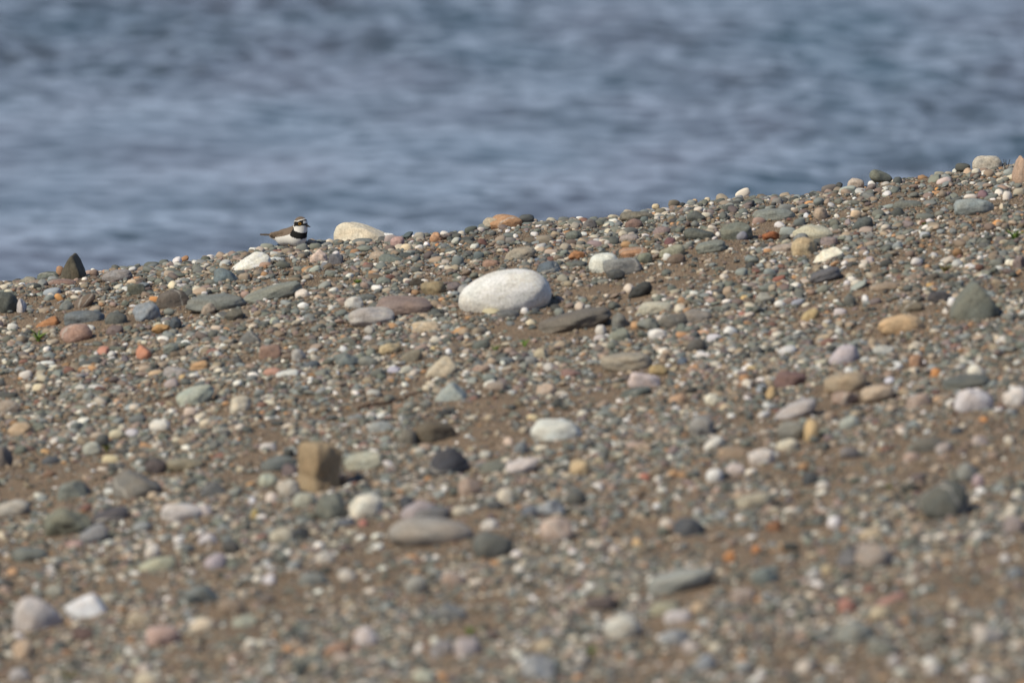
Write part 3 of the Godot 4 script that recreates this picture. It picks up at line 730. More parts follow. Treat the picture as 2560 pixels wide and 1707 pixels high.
	stone("cream oval stone, just below the large pale lilac stone", -0.991, 0.590, -35.73, 25, 21, 19, 55, 195, 170, 145, "o")
	stone("cream oval pebble, nearest below the rough grey-green stone", -0.336, 0.635, -35.26, 21, 13, 13, -8, 180, 165, 155, "o")
	stone("pale grey round pebble, close to the right of the large pale blue-grey stone", 0.136, 0.668, -35.01, 15, 14, 13, 0, 180, 175, 170, "o")
	stone("pale grey round pebble, nearest below the pinkish-beige egg stone", 0.749, 0.718, -34.61, 13, 15, 14, 0, 180, 175, 175, "o")
	stone("pale blue-grey oval stone, nearest below the long dark grey slab", 0.380, 0.689, -34.77, 24, 18, 17, 45, 145, 152, 162, "o")
	stone("pale grey oval pebble, nearest below the half-hidden blue-grey slab", 0.457, 0.692, -34.72, 19, 15, 14, 0, 160, 162, 162, "o")
	stone("off-white round pebble, nearest below the half-hidden blue-grey slab", 0.575, 0.699, -34.65, 17, 19, 17, 0, 195, 185, 175, "o")
	stone("large pale blue-grey stone cut off by the bottom of the frame", 0.055, 0.663, -34.88, 43, 37, 33, 0, 150, 155, 162, "a")
	stone("white round pebble, nearest below the pinkish-beige egg stone", 0.823, 0.722, -34.46, 16, 18, 16, 0, 190, 185, 182, "o")
	stone("pale grey oval pebble, nearest below the large pale lilac stone", -0.991, 0.571, -35.48, 23, 17, 15, 0, 175, 170, 172, "o")
	stone("pale greenish oval stone, nearest to the left of the large pale blue-grey stone", -0.171, 0.637, -34.97, 25, 17, 16, -15, 180, 185, 170, "o")
	stone("cream oval stone, nearest below the smooth pink oval stone", -0.726, 0.595, -35.22, 28, 21, 19, 0, 195, 185, 162, "o")


func bit(x: float, y: float, z: float, a: float, c: float, b: float, lean: float, cr: int, cg: int, cb: int) -> void:
	var bs := Basis(Vector3.BACK, deg_to_rad(lean)) * Basis(Vector3.UP, rng.randf_range(-0.3, 0.3)) * Basis.from_scale(Vector3(a, c, b) / 1000.0)
	strew(["round_pebbles", "flat_pebbles", "worn_pebbles"][rng.randi() % 3], Transform3D(bs, Vector3(x, y, z)), lin(cr, cg, cb))


func strew(kind: String, t: Transform3D, c: Color) -> void:
	if not spots.has(kind): spots[kind] = []
	spots[kind].append([t, c])


func make_bits() -> void:
	bit(1.124, 1.071, -40.44, 8, 9, 8, 0, 120, 125, 128)
	bit(1.029, 1.068, -40.44, 17, 10, 11, 0, 85, 88, 85)
	bit(1.070, 1.063, -40.44, 14, 8, 8, 0, 90, 95, 95)
	bit(1.011, 1.059, -40.44, 7, 7, 6, 0, 200, 200, 190)
	bit(1.038, 1.067, -40.32, 13, 14, 13, 0, 195, 165, 135)
	bit(1.127, 1.081, -40.19, 14, 11, 10, 15, 150, 158, 155)
	bit(1.020, 1.052, -40.44, 12, 8, 7, 0, 85, 88, 82)
	bit(0.976, 1.053, -40.44, 12, 6, 7, 0, 150, 148, 132)
	bit(0.997, 1.051, -40.44, 10, 8, 7, 0, 165, 155, 138)
	bit(1.053, 1.072, -40.20, 14, 9, 9, 0, 110, 88, 78)
	bit(0.959, 1.063, -40.22, 19, 12, 15, 32, 130, 135, 122)
	bit(1.016, 1.067, -40.18, 13, 6, 11, 0, 118, 115, 98)
	bit(0.878, 1.047, -40.33, 11, 12, 10, 0, 85, 92, 92)
	bit(0.979, 1.065, -40.16, 18, 10, 11, 15, 205, 185, 180)
	bit(0.822, 1.030, -40.44, 10, 8, 7, 0, 215, 215, 218)
	bit(0.747, 1.027, -40.44, 9, 8, 7, 0, 75, 78, 78)
	bit(1.104, 1.072, -39.99, 20, 6, 16, 0, 140, 148, 152)
	bit(0.725, 1.019, -40.44, 19, 10, 12, 12, 115, 108, 105)
	bit(0.962, 1.058, -40.06, 7, 6, 5, 0, 225, 155, 60)
	bit(0.763, 1.035, -40.25, 20, 11, 12, 15, 160, 168, 160)
	bit(0.941, 1.056, -40.03, 15, 8, 9, 28, 125, 125, 115)
	bit(1.142, 1.071, -39.87, 15, 12, 11, 0, 175, 165, 145)
	bit(1.097, 1.067, -39.90, 12, 11, 10, 0, 228, 218, 205)
	bit(0.889, 1.051, -40.06, 10, 6, 6, 15, 125, 140, 145)
	bit(0.527, 1.007, -40.44, 18, 11, 9, 32, 225, 212, 195)
	bit(0.683, 1.014, -40.35, 10, 8, 7, 20, 92, 96, 96)
	bit(1.060, 1.064, -39.89, 14, 13, 12, 0, 135, 105, 112)
	bit(0.806, 1.042, -40.07, 13, 11, 10, 20, 140, 140, 125)
	bit(0.846, 1.045, -40.04, 11, 7, 7, 0, 155, 162, 150)
	bit(1.033, 1.059, -39.90, 16, 7, 10, 0, 215, 205, 195)
	bit(1.114, 1.066, -39.82, 10, 15, 14, 0, 215, 205, 195)
	bit(1.079, 1.061, -39.86, 17, 8, 10, 22, 110, 116, 112)
	bit(0.548, 0.996, -40.44, 12, 7, 10, 20, 118, 122, 112)
	bit(0.646, 1.014, -40.27, 12, 7, 10, 0, 165, 145, 115)
	bit(0.446, 0.994, -40.44, 7, 6, 5, 0, 205, 190, 160)
	bit(1.000, 1.054, -39.87, 15, 7, 9, 22, 92, 96, 94)
	bit(0.417, 0.988, -40.44, 7, 8, 7, 0, 205, 170, 120)
	bit(0.602, 1.012, -40.21, 13, 12, 11, 0, 130, 128, 125)
	bit(0.370, 0.985, -40.44, 13, 9, 8, 0, 120, 112, 98)
	bit(0.673, 1.020, -40.12, 14, 7, 8, 8, 210, 150, 90)
	bit(0.328, 0.978, -40.44, 9, 7, 6, 0, 210, 190, 150)
	bit(0.846, 1.037, -39.89, 16, 6, 10, 14, 140, 152, 150)
	bit(1.099, 1.056, -39.71, 7, 11, 10, 0, 200, 185, 160)
	bit(0.987, 1.046, -39.78, 8, 10, 9, 50, 105, 108, 100)
	bit(0.621, 1.013, -40.07, 19, 12, 12, 0, 125, 128, 126)
	bit(0.338, 0.983, -40.28, 13, 10, 9, 0, 125, 118, 102)
	bit(0.774, 1.025, -39.85, 12, 10, 9, 0, 215, 185, 150)
	bit(1.133, 1.052, -39.59, 14, 11, 10, 0, 120, 122, 125)
	bit(0.477, 1.001, -40.03, 11, 11, 10, 0, 100, 104, 100)
	bit(0.664, 1.011, -39.94, 8, 9, 8, 0, 205, 208, 215)
	bit(0.033, 0.951, -40.44, 18, 10, 11, 0, 85, 90, 92)
	bit(0.926, 1.035, -39.70, 21, 9, 13, 0, 112, 116, 110)
	bit(0.154, 0.951, -40.44, 9, 5, 5, 0, 222, 222, 222)
	bit(0.300, 0.979, -40.15, 10, 9, 8, 0, 100, 112, 112)
	bit(0.119, 0.946, -40.44, 14, 9, 9, 0, 112, 116, 114)
	bit(0.557, 1.000, -39.92, 15, 11, 10, 0, 165, 135, 122)
	bit(0.755, 1.015, -39.77, 8, 9, 8, 40, 150, 138, 142)
	bit(0.934, 1.032, -39.61, 12, 11, 10, 0, 210, 200, 200)
	bit(0.647, 1.005, -39.85, 14, 11, 10, 0, 105, 112, 112)
	bit(0.036, 0.939, -40.44, 26, 9, 16, 0, 112, 122, 122)
	bit(0.914, 1.029, -39.61, 11, 9, 8, 30, 195, 180, 165)
	bit(0.141, 0.962, -40.20, 14, 12, 11, 0, 105, 108, 102)
	bit(0.222, 0.969, -40.14, 16, 9, 10, -8, 140, 152, 150)
	bit(0.601, 0.999, -39.86, 13, 10, 9, 0, 210, 205, 205)
	bit(1.082, 1.041, -39.48, 13, 12, 11, 35, 215, 150, 80)
	bit(-0.029, 0.932, -40.44, 16, 8, 13, 15, 185, 192, 182)
	bit(-0.064, 0.931, -40.44, 18, 9, 14, 0, 118, 124, 122)
	bit(-0.094, 0.925, -40.44, 15, 8, 9, 15, 88, 95, 90)
	bit(-0.070, 0.931, -40.38, 8, 7, 6, 0, 200, 190, 185)
	bit(0.792, 1.014, -39.62, 20, 10, 13, 5, 168, 150, 138)
	bit(0.619, 0.996, -39.76, 18, 11, 11, 0, 150, 158, 155)
	bit(0.268, 0.971, -39.97, 16, 12, 11, 0, 105, 108, 106)
	bit(-0.053, 0.942, -40.19, 15, 6, 12, 25, 95, 100, 92)
	bit(-0.115, 0.934, -40.26, 9, 9, 8, 0, 200, 190, 175)
	bit(-0.137, 0.930, -40.29, 12, 8, 10, 0, 85, 85, 82)
	bit(0.463, 0.985, -39.80, 7, 7, 6, 0, 215, 210, 205)
	bit(-0.238, 0.913, -40.44, 14, 7, 11, 22, 80, 95, 100)
	bit(-0.211, 0.920, -40.35, 13, 10, 9, 0, 160, 155, 145)
	bit(-0.005, 0.948, -40.10, 17, 8, 13, -8, 105, 113, 112)
	bit(0.516, 0.987, -39.74, 13, 11, 10, 30, 130, 132, 145)
	bit(0.920, 1.021, -39.44, 12, 11, 10, 0, 165, 170, 178)
	bit(-0.275, 0.916, -40.31, 16, 12, 11, 0, 165, 150, 148)
	bit(0.073, 0.951, -40.00, 20, 11, 12, 0, 140, 130, 115)
	bit(-0.106, 0.937, -40.10, 10, 8, 7, 0, 165, 130, 95)
	bit(0.379, 0.974, -39.75, 14, 13, 12, 0, 90, 78, 65)
	bit(-0.007, 0.945, -40.01, 17, 11, 10, 0, 125, 122, 120)
	bit(0.135, 0.951, -39.92, 13, 10, 9, 0, 110, 95, 88)
	bit(-0.343, 0.910, -40.28, 12, 7, 8, 0, 170, 155, 138)
	bit(0.189, 0.954, -39.87, 21, 10, 17, -8, 145, 125, 128)
	bit(-0.395, 0.904, -40.30, 12, 8, 8, 0, 88, 92, 88)
	bit(-0.169, 0.929, -40.08, 7, 6, 6, 0, 195, 130, 70)
	bit(-0.560, 0.885, -40.44, 16, 9, 10, 0, 140, 145, 135)
	bit(-0.414, 0.902, -40.29, 7, 5, 5, 0, 225, 225, 225)
	bit(-0.448, 0.904, -40.26, 16, 11, 10, 0, 118, 122, 112)
	bit(-0.152, 0.929, -40.02, 16, 9, 10, 0, 150, 155, 145)
	bit(-0.477, 0.902, -40.25, 14, 12, 11, 30, 120, 124, 120)
	bit(-0.239, 0.923, -40.06, 14, 13, 12, 0, 215, 195, 160)
	bit(0.059, 0.942, -39.90, 9, 6, 6, 20, 225, 215, 195)
	bit(-0.337, 0.914, -40.14, 19, 8, 15, 5, 125, 132, 122)
	bit(-0.015, 0.936, -39.90, 9, 7, 6, 0, 180, 135, 125)
	bit(-0.138, 0.927, -39.97, 15, 8, 9, 0, 98, 104, 104)
	bit(0.554, 0.977, -39.51, 12, 14, 13, 0, 112, 118, 114)
	bit(-0.533, 0.894, -40.26, 12, 6, 10, 0, 130, 85, 85)
	bit(0.088, 0.941, -39.82, 16, 9, 10, 0, 180, 160, 145)
	bit(-0.099, 0.928, -39.90, 10, 9, 8, 0, 95, 95, 95)
	bit(-0.075, 0.929, -39.87, 12, 10, 9, 0, 100, 112, 115)
	bit(-0.236, 0.917, -39.96, 20, 9, 16, -10, 75, 82, 82)
	bit(0.347, 0.958, -39.58, 9, 9, 8, 0, 215, 215, 210)
	bit(-0.751, 0.856, -40.44, 14, 7, 11, 30, 170, 125, 85)
	bit(-0.535, 0.895, -40.08, 16, 8, 10, 0, 200, 205, 205)
	bit(0.057, 0.933, -39.73, 11, 8, 7, 0, 100, 115, 135)
	bit(0.898, 1.000, -39.13, 18, 9, 11, 10, 90, 95, 98)
	bit(-0.122, 0.922, -39.81, 13, 14, 13, 0, 115, 125, 125)
	bit(0.791, 0.990, -39.20, 15, 12, 10, 40, 170, 155, 155)
	bit(1.094, 1.012, -38.97, 9, 11, 9, 0, 225, 220, 205)
	bit(-0.787, 0.854, -40.36, 14, 7, 11, 0, 140, 142, 135)
	bit(-0.823, 0.844, -40.44, 19, 8, 12, 0, 98, 102, 94)
	bit(0.751, 0.982, -39.20, 9, 10, 9, 0, 80, 80, 82)
	bit(-0.557, 0.890, -40.00, 16, 11, 10, 0, 160, 130, 112)
	bit(-0.420, 0.898, -39.92, 12, 10, 9, -20, 115, 120, 130)
	bit(-0.212, 0.911, -39.81, 13, 9, 8, 25, 120, 112, 102)
	bit(0.032, 0.928, -39.64, 13, 14, 13, 35, 105, 108, 105)
	bit(-0.891, 0.836, -40.44, 18, 6, 14, 0, 125, 128, 120)
	bit(-0.762, 0.867, -40.16, 14, 10, 9, 0, 125, 130, 130)
	bit(-0.958, 0.833, -40.44, 6, 4, 4, 0, 222, 218, 210)
	bit(-0.738, 0.869, -40.11, 13, 9, 8, 0, 118, 123, 122)
	bit(-0.444, 0.895, -39.88, 14, 9, 9, 35, 160, 168, 158)
	bit(-1.033, 0.830, -40.44, 9, 12, 11, 0, 170, 128, 95)
	bit(-0.710, 0.873, -40.05, 16, 12, 11, 0, 115, 118, 115)
	bit(-0.326, 0.900, -39.81, 12, 10, 8, 0, 130, 134, 132)
	bit(-0.930, 0.828, -40.44, 11, 6, 7, 0, 178, 140, 112)
	bit(-0.983, 0.824, -40.44, 9, 7, 6, 0, 128, 132, 125)
	bit(-0.961, 0.828, -40.40, 14, 9, 9, 0, 165, 140, 130)
	bit(-0.408, 0.893, -39.82, 14, 9, 9, 0, 118, 124, 118)
	bit(-0.938, 0.837, -40.30, 6, 5, 5, 0, 165, 165, 165)
	bit(1.003, 0.996, -38.89, 13, 6, 8, 28, 185, 185, 188)
	bit(-1.012, 0.825, -40.35, 9, 9, 8, 0, 110, 115, 122)
	bit(-1.039, 0.814, -40.44, 8, 5, 5, 0, 205, 185, 150)
	bit(0.113, 0.923, -39.45, 16, 13, 11, 0, 150, 145, 130)
	bit(0.591, 0.957, -39.16, 15, 7, 9, 20, 150, 95, 80)
	bit(-0.858, 0.849, -40.05, 14, 7, 9, 0, 205, 180, 150)
	bit(-1.065, 0.824, -40.24, 9, 8, 7, 0, 200, 185, 170)
	bit(0.738, 0.967, -38.98, 8, 8, 7, 0, 205, 200, 205)
	bit(-0.833, 0.850, -39.99, 15, 6, 12, 0, 112, 122, 130)
	bit(-0.766, 0.857, -39.91, 12, 12, 11, 0, 225, 210, 175)
	bit(0.917, 0.981, -38.81, 9, 7, 7, 0, 200, 160, 90)
	bit(0.762, 0.970, -38.91, 25, 8, 15, 30, 150, 158, 152)
	bit(-1.092, 0.823, -40.17, 15, 11, 10, 0, 105, 110, 115)
	bit(0.258, 0.927, -39.23, 13, 13, 11, 0, 210, 195, 180)
	bit(0.597, 0.951, -39.02, 20, 11, 12, 20, 120, 102, 98)
	bit(0.684, 0.957, -38.95, 15, 10, 9, 28, 125, 128, 118)
	bit(-0.986, 0.832, -40.03, 18, 8, 15, 0, 95, 102, 110)
	bit(-0.109, 0.901, -39.42, 14, 14, 12, 30, 150, 150, 150)
	bit(-1.041, 0.827, -40.03, 20, 11, 16, 15, 150, 160, 170)
	bit(-0.980, 0.831, -40.00, 9, 5, 6, 0, 222, 220, 215)
	bit(-1.003, 0.828, -40.01, 7, 6, 5, 0, 150, 95, 80)
	bit(-0.403, 0.877, -39.55, 14, 9, 11, 0, 122, 125, 115)
	bit(-1.070, 0.821, -40.02, 11, 8, 7, 0, 145, 155, 145)
	bit(-1.042, 0.823, -39.99, 11, 10, 9, 0, 185, 180, 172)
	bit(-0.364, 0.878, -39.51, 12, 9, 8, 0, 195, 185, 165)
	bit(-1.021, 0.825, -39.94, 13, 7, 8, -45, 210, 150, 80)
	bit(-0.433, 0.873, -39.50, 13, 11, 10, 0, 175, 150, 125)
	bit(0.773, 0.960, -38.74, 9, 11, 10, 0, 220, 218, 218)
	bit(-0.804, 0.841, -39.77, 12, 8, 7, 5, 205, 140, 70)
	bit(0.513, 0.938, -38.92, 12, 11, 10, 0, 205, 170, 105)
	bit(0.740, 0.956, -38.73, 13, 15, 13, 15, 100, 102, 98)
	bit(0.380, 0.928, -38.97, 12, 9, 8, 0, 215, 212, 205)
	bit(0.626, 0.942, -38.83, 14, 7, 8, 18, 150, 155, 170)
	bit(0.958, 0.974, -38.54, 10, 14, 12, 0, 215, 215, 218)
	bit(0.149, 0.905, -39.07, 13, 13, 11, 0, 195, 178, 162)
	bit(0.028, 0.893, -39.09, 9, 9, 8, 0, 215, 212, 212)
	bit(0.052, 0.895, -39.07, 9, 8, 8, 0, 82, 88, 92)
	bit(-0.047, 0.888, -39.13, 23, 8, 18, 0, 185, 175, 140)
	bit(0.942, 0.965, -38.45, 8, 9, 8, 0, 210, 200, 190)
	bit(0.716, 0.944, -38.62, 14, 10, 9, 0, 200, 190, 192)
	bit(0.505, 0.926, -38.73, 9, 8, 8, 0, 165, 110, 95)
	bit(-0.527, 0.851, -39.24, 14, 13, 11, 0, 165, 170, 150)
	bit(0.040, 0.886, -38.90, 12, 11, 10, 30, 210, 195, 165)
	bit(-1.119, 0.794, -39.63, 12, 10, 9, 0, 210, 208, 200)
	bit(-0.657, 0.834, -39.27, 12, 7, 7, 0, 210, 190, 170)
	bit(-0.943, 0.808, -39.48, 12, 10, 9, 0, 205, 205, 200)
	bit(-0.315, 0.856, -39.04, 13, 12, 11, 0, 165, 160, 152)
	bit(0.194, 0.890, -38.74, 12, 14, 12, 0, 200, 195, 188)
	bit(0.709, 0.929, -38.38, 10, 10, 9, 0, 185, 188, 185)
	bit(0.416, 0.908, -38.53, 17, 9, 11, 0, 200, 155, 120)
	bit(-0.685, 0.827, -39.19, 14, 12, 10, 0, 160, 160, 155)
	bit(0.370, 0.901, -38.54, 14, 11, 10, 0, 190, 140, 95)
	bit(0.439, 0.905, -38.46, 16, 11, 10, 5, 200, 198, 208)
	bit(0.192, 0.882, -38.64, 15, 12, 11, 0, 180, 172, 172)
	bit(0.102, 0.873, -38.58, 18, 11, 11, 32, 175, 155, 130)
	bit(-0.173, 0.851, -38.72, 8, 9, 8, 0, 200, 175, 120)
	bit(-0.371, 0.838, -38.83, 11, 8, 7, 0, 200, 202, 205)
	bit(0.537, 0.903, -38.26, 18, 12, 11, 15, 210, 205, 188)
	bit(-0.906, 0.795, -39.16, 17, 13, 12, 20, 190, 130, 110)
	bit(-0.139, 0.852, -38.67, 7, 8, 7, 0, 220, 222, 228)
	bit(0.323, 0.885, -38.38, 12, 11, 10, 0, 200, 185, 170)
	bit(-1.027, 0.779, -39.18, 16, 12, 10, 15, 130, 138, 138)
	bit(-0.854, 0.793, -39.01, 11, 13, 12, 0, 105, 98, 105)
	bit(-0.922, 0.786, -39.05, 18, 13, 11, 0, 88, 90, 90)
	bit(0.368, 0.883, -38.22, 14, 13, 12, 0, 85, 98, 115)
	bit(-0.012, 0.855, -38.45, 15, 12, 11, 0, 115, 122, 125)
	bit(-1.028, 0.774, -39.11, 17, 7, 11, 3, 205, 208, 205)
	bit(-1.016, 0.772, -39.06, 13, 7, 8, 15, 190, 192, 185)
	bit(0.079, 0.856, -38.34, 14, 13, 12, 0, 185, 180, 175)
	bit(-0.806, 0.790, -38.87, 16, 10, 10, 0, 175, 155, 135)
	bit(-0.051, 0.847, -38.39, 14, 11, 10, 20, 200, 195, 188)
	bit(0.515, 0.888, -38.04, 13, 9, 8, 0, 195, 170, 120)
	bit(-0.228, 0.833, -38.49, 14, 9, 9, 0, 180, 180, 168)
	bit(-0.258, 0.831, -38.50, 17, 11, 11, 0, 175, 172, 190)
	bit(-0.641, 0.804, -38.69, 12, 11, 10, 0, 215, 205, 185)
	bit(-0.781, 0.789, -38.80, 18, 8, 11, 5, 195, 165, 130)
	bit(0.904, 0.919, -37.70, 11, 13, 12, 0, 200, 135, 70)
	bit(-0.692, 0.797, -38.70, 10, 9, 8, 0, 195, 192, 205)
	bit(-1.001, 0.770, -38.92, 15, 14, 13, 25, 130, 138, 132)
	bit(-1.072, 0.763, -38.98, 15, 11, 10, 25, 205, 198, 192)
	bit(-0.720, 0.792, -38.68, 9, 10, 9, 0, 190, 160, 110)
	bit(0.804, 0.904, -37.70, 13, 9, 8, 10, 190, 190, 205)
	bit(0.503, 0.878, -37.87, 14, 11, 10, 0, 205, 195, 180)
	bit(-0.392, 0.813, -38.40, 10, 11, 10, 0, 165, 160, 150)
	bit(-0.744, 0.786, -38.61, 17, 14, 13, 25, 165, 152, 152)
	bit(-0.947, 0.765, -38.75, 12, 10, 9, 0, 88, 92, 90)
	bit(-1.035, 0.756, -38.79, 17, 12, 11, 0, 215, 200, 165)
	bit(-0.911, 0.766, -38.71, 20, 10, 13, 0, 195, 192, 190)
	bit(0.533, 0.875, -37.79, 16, 10, 10, 40, 140, 148, 160)
	bit(-0.299, 0.811, -38.24, 14, 10, 9, 0, 175, 175, 170)
	bit(-0.081, 0.824, -38.06, 15, 13, 12, 0, 92, 92, 92)
	bit(0.900, 0.900, -37.38, 12, 11, 10, 0, 185, 152, 120)
	bit(-0.896, 0.759, -38.53, 20, 11, 12, 18, 105, 110, 102)
	bit(-0.859, 0.761, -38.50, 11, 10, 9, 0, 190, 150, 120)
	bit(-0.918, 0.753, -38.49, 8, 8, 8, 0, 210, 208, 210)
	bit(-0.825, 0.761, -38.41, 22, 10, 14, 12, 150, 158, 160)
	bit(0.454, 0.856, -37.58, 13, 13, 12, 40, 200, 180, 145)
	bit(-0.939, 0.749, -38.46, 21, 11, 13, 0, 135, 136, 122)
	bit(0.349, 0.847, -37.65, 12, 12, 11, 0, 185, 182, 182)
	bit(-0.695, 0.771, -38.23, 15, 13, 12, 0, 200, 180, 165)
	bit(-0.144, 0.808, -37.90, 16, 12, 11, 12, 62, 64, 66)
	bit(-0.992, 0.742, -38.44, 13, 12, 11, 30, 130, 124, 115)
	bit(0.044, 0.818, -37.73, 13, 11, 10, 0, 205, 188, 145)
	bit(-0.811, 0.754, -38.25, 19, 11, 12, 12, 105, 110, 112)
	bit(0.989, 0.892, -37.09, 13, 11, 10, 0, 190, 130, 70)
	bit(0.930, 0.881, -36.99, 14, 12, 11, 0, 80, 85, 92)
	bit(-0.820, 0.743, -38.10, 17, 11, 11, 0, 185, 182, 190)
	bit(-0.853, 0.740, -38.10, 17, 12, 11, 15, 190, 182, 155)
	bit(-0.893, 0.735, -38.11, 16, 10, 10, 0, 170, 155, 140)
	bit(-0.881, 0.734, -38.04, 15, 15, 13, 0, 85, 88, 88)
	bit(1.036, 0.883, -36.81, 11, 14, 13, 0, 180, 170, 155)
	bit(-0.008, 0.799, -37.48, 13, 13, 11, 0, 205, 180, 162)
	bit(-0.521, 0.761, -37.69, 19, 12, 12, 0, 195, 188, 185)
	bit(-1.040, 0.712, -38.04, 15, 12, 11, 0, 110, 90, 85)
	bit(-1.003, 0.713, -37.99, 11, 10, 9, 0, 195, 150, 95)
	bit(-0.858, 0.721, -37.80, 19, 12, 12, 0, 200, 185, 145)
	bit(0.277, 0.793, -36.90, 12, 13, 12, 0, 180, 115, 95)
	bit(0.960, 0.850, -36.40, 13, 16, 14, 0, 165, 145, 150)
	bit(0.763, 0.829, -36.51, 17, 10, 10, -12, 185, 175, 162)
	bit(0.644, 0.816, -36.59, 15, 12, 11, 0, 190, 185, 180)
	bit(0.179, 0.778, -36.85, 13, 14, 12, 0, 210, 205, 202)
	bit(0.372, 0.795, -36.69, 10, 10, 9, 0, 170, 165, 165)
	bit(-0.758, 0.706, -37.30, 12, 11, 10, 0, 185, 165, 140)
	bit(-0.504, 0.728, -37.07, 13, 15, 14, 0, 210, 195, 185)
	bit(-0.545, 0.723, -37.09, 9, 11, 10, 0, 195, 195, 205)
	bit(1.019, 0.834, -36.01, 14, 13, 11, 20, 195, 188, 175)
	bit(0.383, 0.782, -36.42, 11, 12, 11, 0, 160, 160, 160)
	bit(-0.536, 0.715, -36.92, 9, 14, 13, 0, 165, 145, 85)
	bit(0.659, 0.794, -36.16, 14, 15, 13, 0, 215, 212, 218)
	bit(-0.309, 0.722, -36.71, 10, 11, 10, 0, 175, 115, 105)
	bit(0.318, 0.768, -36.34, 15, 14, 12, 0, 195, 185, 175)
	bit(0.256, 0.749, -36.17, 13, 15, 13, 0, 195, 160, 110)
	bit(0.498, 0.765, -35.96, 11, 11, 10, 0, 185, 125, 75)
	bit(0.209, 0.740, -36.15, 12, 13, 11, 0, 180, 170, 165)
	bit(0.611, 0.766, -35.81, 14, 14, 12, 0, 180, 162, 132)
	bit(0.991, 0.802, -35.53, 13, 13, 11, 0, 185, 180, 178)
	bit(-0.159, 0.698, -36.02, 14, 12, 10, 0, 60, 58, 55)  # added near-black piece standing in for a dark hole between the stones
	bit(-0.497, 0.676, -36.16, 15, 14, 12, 0, 200, 195, 202)
	bit(0.802, 0.771, -35.41, 14, 12, 11, 0, 180, 172, 160)
	bit(-0.529, 0.631, -35.45, 14, 14, 13, 0, 175, 165, 152)
	bit(-0.736, 0.599, -35.37, 14, 14, 12, 0, 185, 172, 165)


func pick(coarse: float) -> Color:
	var k := rng.randf()
	var c: Color
	if k < 0.25: c = lin(122, 126, 118)
	elif k < 0.35: c = lin(94, 97, 95)
	elif k < 0.48: c = lin(138, 144, 143)
	elif k < 0.60: c = lin(142, 126, 108)
	elif k < 0.72: c = lin(170, 152, 130)
	elif k < 0.77: c = lin(162, 138, 124)
	elif k < 0.83: c = lin(132, 118, 116)
	elif k < 0.905: c = lin(204, 193, 174)
	elif k < 0.965: c = lin(226, 223, 218)
	elif k < 0.988: c = lin(186, 142, 98)
	else: c = lin(140, 102, 90)
	var v := rng.randf_range(0.55, 1.05)
	return Color(c.r * v * rng.randf_range(0.95, 1.05), c.g * v, c.b * v * rng.randf_range(0.94, 1.06))


func make_gravel() -> void:
	var kinds := ["round_pebbles", "flat_pebbles", "worn_pebbles"]
	# half sizes in metres: [how many, smallest, largest, sort]
	for lot in [[36000, 0.0058, 0.0128, 0], [158000, 0.0026, 0.0064, 1], [345000, 0.0011, 0.0029, 2]]:
		var made := 0
		var left: int = lot[0]
		while made < left:
			var x := rng.randf_range(-2.2, 2.2)
			var d := rng.randf_range(33.7, 40.75)
			var crowd := 0.55 + 0.65 * rough.get_noise_2d(x * 2.2 + 7.0, d * 1.1) + 0.3 * rough.get_noise_2d(x * 7.0, d * 4.0 + 3.0)
			# the low, near side by the frame's corner is sandier
			crowd -= 0.22 * clampf((x + 0.2) * 0.8, 0.0, 1.0) * clampf((38.5 - d) / 3.0, 0.0, 1.0)
			if rng.randf() > clampf(crowd, 0.12, 1.0): continue
			made += 1
			if lot[3] < taken.get(Vector2i(roundi(x * 100), roundi(-d * 50)), 0): continue
			var s: float = lerpf(lot[1], lot[2], pow(rng.randf(), 1.8))
			var flatness := rng.randf_range(0.42, 0.85)
			var e := Vector3(s * rng.randf_range(0.95, 1.35), s * flatness, s * rng.randf_range(0.8, 1.1))
			var bs := Basis(Vector3.UP, rng.randf() * TAU) * Basis(Vector3.BACK, rng.randf_range(-0.45, 0.45)) * Basis(Vector3.RIGHT, rng.randf_range(-0.35, 0.35)) * Basis.from_scale(e)
			var y := ground_y(x, d) + bump(x, d) + e.y * rng.randf_range(0.1, 0.75)
			var tint := pick(s)
			if lot[3] == 2: tint = tint.lerp(lin(136, 116, 97), 0.25)
			strew("fine_grit" if lot[3] == 2 else kinds[rng.randi() % 3], Transform3D(bs, Vector3(x, y, -d)), tint)
	var heap := Node3D.new()
	heap.name = "gravel"
	add_child(heap)
	tag(heap, "loose gravel and small pebbles strewn over the whole beach", "gravel", "", "stuff")
	var shape := {"round_pebbles": "o", "flat_pebbles": "f", "worn_pebbles": "a", "fine_grit": "a"}
	for kind in spots:
		var list: Array = spots[kind]
		var mm := MultiMesh.new()
		mm.transform_format = MultiMesh.TRANSFORM_3D
		mm.use_colors = true
		mm.mesh = stone_mesh(shape[kind], 1.0, 1.0, 1.0, 77 + hash(kind) % 50, Color.WHITE, 1 if kind == "fine_grit" else 2, 0.7)
		mm.instance_count = list.size()
		for i in list.size():
			mm.set_instance_transform(i, list[i][0])
			mm.set_instance_color(i, list[i][1])
		var o := MultiMeshInstance3D.new()
		o.name = kind
		o.multimesh = mm
		o.material_override = grain_skin
		heap.add_child(o, true)
		o.set_meta("kind", "stuff")


# ------------------------------------------------------------------ the bird
const TAILROOT := Vector3(-0.050, 0.0235, -0.054)
const BACK_AT := Vector3(-0.022, 0.0220, -0.025)
const MANTLE := Vector3(0.0040, 0.0415, -0.0020)
const BREAST := Vector3(0.0075, 0.0268, 0.0095)
const NECK := Vector3(0.0150, 0.0440, 0.0110)
const SKULL := Vector3(0.0155, 0.0582, 0.0115)


func limb(p: Vector3, a: Vector3, b: Vector3, ra: float, rb: float) -> float:
	var t := clampf((p - a).dot(b - a) / (b - a).length_squared(), 0.0, 1.0)
	return p.distance_to(a.lerp(b, t)) - lerpf(ra, rb, t)


